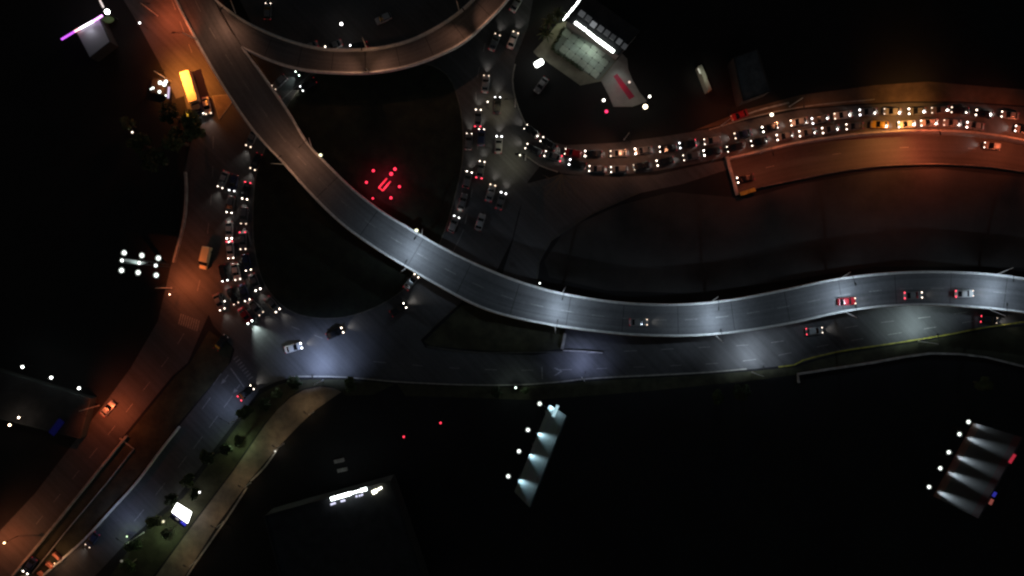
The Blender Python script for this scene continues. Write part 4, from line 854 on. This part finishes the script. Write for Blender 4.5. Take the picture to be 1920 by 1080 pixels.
bm = bmesh.new(); beam(bm, P(96, 814, 3.4), P(116, 788, 3.4), 1.6, .15); world_child(mesh('panel', bm, glow('blue_panel', (.01, .015, .35), .06)), bs)
bm = bmesh.new(); p = P(106, 801, 3); tube(bm, [(p.x, p.y, 0), (p.x, p.y, 3.3)], [.15, .12], 8); world_child(mesh('post', bm, M_DARKST), bs)
for px, h_, r, c_, s_, pw_, lab in (((640, 45), 4, .42, (1, .97, .92), 10, 25, 'single white lamp in the dark inside the curved ramp'), ((757, 819), 6, .32, (1, .04, .08), 2, 10, 'small red warning light, left of the two in the dark bottom area'),
        ((826, 793), 6, .32, (1, .04, .08), 2, 10, 'small red warning light, right of the two in the dark bottom area'), ((262, 43), 4, .26, (1, 1, .97), 7, 12, 'tiny white lamp left of the top of the avenue'),
        ((248, 248), 4, .28, (1, .85, .7), 3, 25, 'tiny warm lamp among the trees left of the avenue'), ((374, 923), .9, .26, (1, 1, .97), 7, 20, 'tiny white bollard lamp beside the footpath'),
        ((306, 978), 3, .42, (.9, .8, .55), 1.2, 30, 'dim yellowish globe lamp left of the advertising box'), ((228, 1052), 3, .4, (.4, .38, .3), .35, 0, 'very dim globe lamp near the bottom edge'),
        ((318, 552), 5, .2, (1, .6, .4), 8, 0, 'tiny orange lamp beside the avenue above the zebra crossing'), ((8, 1018), 5, .3, (1, .7, .35), 6, 200, 'orange lamp at the left edge near the bottom'),
        ((516, 846), .9, .3, (.9, .85, .75), 1.0, 25, 'pale bollard lamp on the edge of the footpath'), ((967, 727), 3, .3, (.8, 1, .85), 4, 130, 'greenish lamp on the verge below the stop line')):
    globe_lamp(px, h_, r, c_, s_, pw_, lab)
for px, lab in (((445, 832), 'green-tinted garden lamp under a tree beside the footpath, uppermost'), ((308, 1006), 'green-tinted garden lamp below the advertising box'), ((238, 1006), 'small green-tinted garden lamp beside the side street')):
    globe_lamp(px, 1.8, .42 if px[0] > 300 else .25, (.70, 1.0, .55), 4 if px[0] > 300 else 1.5, 420 if px[0] > 300 else 160, lab, group='garden lamps by the footpath')
for px, lab in (((601, 291), 'small yellowish light on the outer face of the flyover, left one'), ((781, 432), 'small yellowish light on the outer face of the flyover, right one')):
    p = P(*px, ZD + .6); t = empty('parapet_light', p); tag(t, lab, 'lamp', 'yellowish lights on the flyover parapet')
    bm = bmesh.new(); ball(bm, (0, 0, .1), (.42, .36, .3), 2); mesh('lens', bm, glow('parapet_light_lit', (1, 1, .62), 2.2), t, True)
    bm = bmesh.new(); box(bm, 0, 0, -.2, .3, .3, .4); mesh('bracket', bm, M_DARKST, t)
globe_lamp((1012, 531), 7.6, .22, (.9, 1, .95), 6, 10, 'tiny white lamp just outside the upper parapet of the flyover')

# ------------------------------------------------------------------ trees
def crown_mesh(seed, r, h, n, leafm):
    rnd = random.Random(seed); bm = bmesh.new(); cl = []
    for k in range(16):
        a = rnd.uniform(0, 6.28); q = rnd.uniform(.15, .72) * r; cl.append((Vector((math.cos(a) * q, math.sin(a) * q, h + rnd.uniform(-.35, .5) * r)), rnd.uniform(.28, .5) * r))
    for k in range(n):
        c, cr_ = cl[rnd.randrange(16)]; d = Vector((rnd.gauss(0, 1), rnd.gauss(0, 1), rnd.gauss(0, 1))).normalized() * cr_ * rnd.uniform(.6, 1.05)
        p = c + d; s = rnd.uniform(.12, .26); a = Vector((rnd.gauss(0, 1), rnd.gauss(0, 1), rnd.gauss(0, 1))).normalized() * s; b = d.normalized().cross(a).normalized() * s * .6
        bm.faces.new([bm.verts.new(x) for x in (p + a, p + b, p - a, p - b)])
    me = bpy.data.meshes.new('crown'); bm.to_mesh(me); bm.free(); me.materials.append(leafm); return me
def trunk_mesh(seed, r, h):
    rnd = random.Random(seed); bm = bmesh.new(); tube(bm, [(0, 0, 0), (.05, 0, h * .5), (0, .05, h)], [.2, .15, .1], 8)
    for k in range(6):
        a = k * 1.05 + rnd.random(); e = Vector((math.cos(a) * r * .6, math.sin(a) * r * .6, h + rnd.uniform(0, .4) * r)); s = Vector((0, 0, h * rnd.uniform(.55, .9))); tube(bm, [s, s.lerp(e, .5) + Vector((0, 0, .2)), e], [.09, .06, .03], 6)
    me = bpy.data.meshes.new('trunk'); bm.to_mesh(me); bm.free(); me.materials.append(M_BARK); return me
TREES = [(trunk_mesh(i, 1.6, 3.2), crown_mesh(i + 10, 1.7, 3.6, 1900, M_LEAF[i % 3])) for i in range(3)]
def tree(px, s, i, lab, group=None):
    p = P(*px, 3.4 * s); t = empty('tree', (p.x, p.y, 0), i * 1.7); t.scale = (s, s, s); tag(t, lab, 'tree', group); inst('trunk', TREES[i % 3][0], t); inst('crown', TREES[i % 3][1], t)
GT = 'dark round trees beside the footpath'
for i, (px, s, lab) in enumerate((((553, 718), .95, 'round dark tree on the verge left of the white street lamp'), ((657, 721), .9, 'round dark tree on the verge right of the white street lamp'), ((520, 738), .8, 'dark tree on the bend of the verge'), ((497, 758), .85, 'dark tree on the bend of the verge, lower one'),
        ((459, 772), 1.0, 'dark tree beside the side street near the stop line'), ((449, 826), .7, 'tree lit green from below beside the footpath'), ((424, 842), .75, 'dark tree next to the green-lit tree'), ((388, 856), .95, 'dark tree halfway down the side street'), ((352, 902), .9, 'dark tree above the advertising box'),
        ((322, 936), .8, 'dark tree touching the upper corner of the advertising box'), ((366, 925), .7, 'dark tree between the advertising box and the footpath'), ((287, 978), .95, 'dark tree left of the advertising box'), ((313, 1000), .6, 'small tree lit green below the advertising box'), ((252, 1022), .95, 'dark tree near the bottom of the side street'),
        ((240, 1060), 1.0, 'dark tree at the bottom edge beside the side street'))): tree(px, s * 1.22, i, lab, GT)
GV = 'big dark trees left of the avenue'
for i, (px, s, lab) in enumerate((((362, 238), 2.0, 'big dark tree leaning over the avenue below the kiosk'), ((330, 262), 2.0, 'big dark tree left of the avenue bend'), ((318, 214), 1.6, 'dark tree below the kiosk lamps'), ((262, 268), 1.6, 'tree with orange-lit branches left of the avenue'), ((240, 232), 1.2, 'small tree beside the tiny warm lamp'), ((290, 300), 1.9, 'dark tree below the orange-lit one'))): tree(px, s, i + 1, lab, GV)
for i, (px, s, lab) in enumerate((((1390, 735), 1.3, 'faint dark tree below the lower road, left one'), ((1345, 745), 1.1, 'faint dark tree below the lower road beside the left one'), ((1845, 720), 1.2, 'faint dark tree below the pale low wall'), ((930, 735), .9, 'dark bush tree left of the greenish lamp'), ((985, 732), .6, 'small tree lit by the greenish lamp'))): tree(px, s, i, lab)
def palm(px, hgt, n, lab, seed):
    p = P(*px, hgt); t = empty('palm_tree', (p.x, p.y, 0)); tag(t, lab, 'palm tree', 'palms beside the filling station'); rnd = random.Random(seed)
    bm = bmesh.new(); tube(bm, [(0, 0, 0), (.1, 0, hgt * .5), (0, 0, hgt)], [.2, .16, .13], 8); mesh('trunk', bm, M_BARK, t)
    for k in range(n):
        a = 6.283 * k / n + rnd.uniform(-.2, .2); L = rnd.uniform(1.8, 2.5); bm = bmesh.new(); prev = None; d = Vector((math.cos(a), math.sin(a), 0)); s = Vector((-d.y, d.x, 0))
        for j in range(6):
            f = j / 5; c = d * L * f + Vector((0, 0, hgt + .6 * math.sin(f * 2.2) - .9 * f * f)); ww = .26 * (1 - f) ** .6 + .02
            cur = [bm.verts.new(c + s * ww - Vector((0, 0, .12))), bm.verts.new(c), bm.verts.new(c - s * ww - Vector((0, 0, .12)))]
            if prev: bm.faces.new((prev[0], prev[1], cur[1], cur[0])); bm.faces.new((prev[1], prev[2], cur[2], cur[1]))
            prev = cur
        mesh('frond', bm, M_LEAF[1 + k % 2], t)
palm((1030, 40), 5, 12, 'palm tree at the upper left corner of the forecourt, nearest the road', 1); palm((1047, 27), 5, 12, 'bright green palm tree beside the end of the light line', 2); palm((1022, 62), 4, 10, 'dark palm tree on the left edge of the forecourt', 3)
spot(st, P(1052, 26, 4) - st.location, P(1036, 40, 1) - st.location, 350, (.9, 1, .6), 140, 1)
def bare_tree():
    c = P(1052, 330, 0); t = empty('bare_tree', c); tag(t, 'leafless tree with spreading pale branches beside the mouth of the jammed road', 'tree')
    rnd = random.Random(4); bm = bmesh.new(); tube(bm, [(0, 0, 0), (0, 0, 2.5)], [.25, .2], 8); mesh('trunk', bm, M_BARK, t)
    for k in range(9):
        a = R(200 + k * 17); L = rnd.uniform(4, 7.5); bm = bmesh.new(); e = Vector((math.cos(a) * L, math.sin(a) * L, 2.5 + L * .35)); m_ = e * .5 + Vector((rnd.uniform(-.5, .5), rnd.uniform(-.5, .5), 1.2))
        tube(bm, [(0, 0, 2.3), m_, e], [.16, .11, .04], 6)
        for j in range(3):
            f = m_.lerp(e, rnd.uniform(0, .7)); g = f + Vector((math.cos(a + rnd.choice((-.7, .7))) * 2, math.sin(a + rnd.choice((-.7, .7))) * 2, .6)); tube(bm, [f, f.lerp(g, .5) + Vector((0, 0, .15)), g], [.06, .04, .02], 5)
        mesh('branch', bm, mat('bark_pale', (.09, .08, .06), .9), t)
bare_tree()
globe_lamp((1447, 215), 4, .5, (1, .88, .68), 5, 60, 'single warm white vehicle light, built as a globe lamp, just above the jammed road')  # vehicle light modelled as a globe on a post
globe_lamp((975, 291), 4, .26, (1, .97, .7), 2.5, 120, 'pale yellowish lamp at the corner of the jammed road')
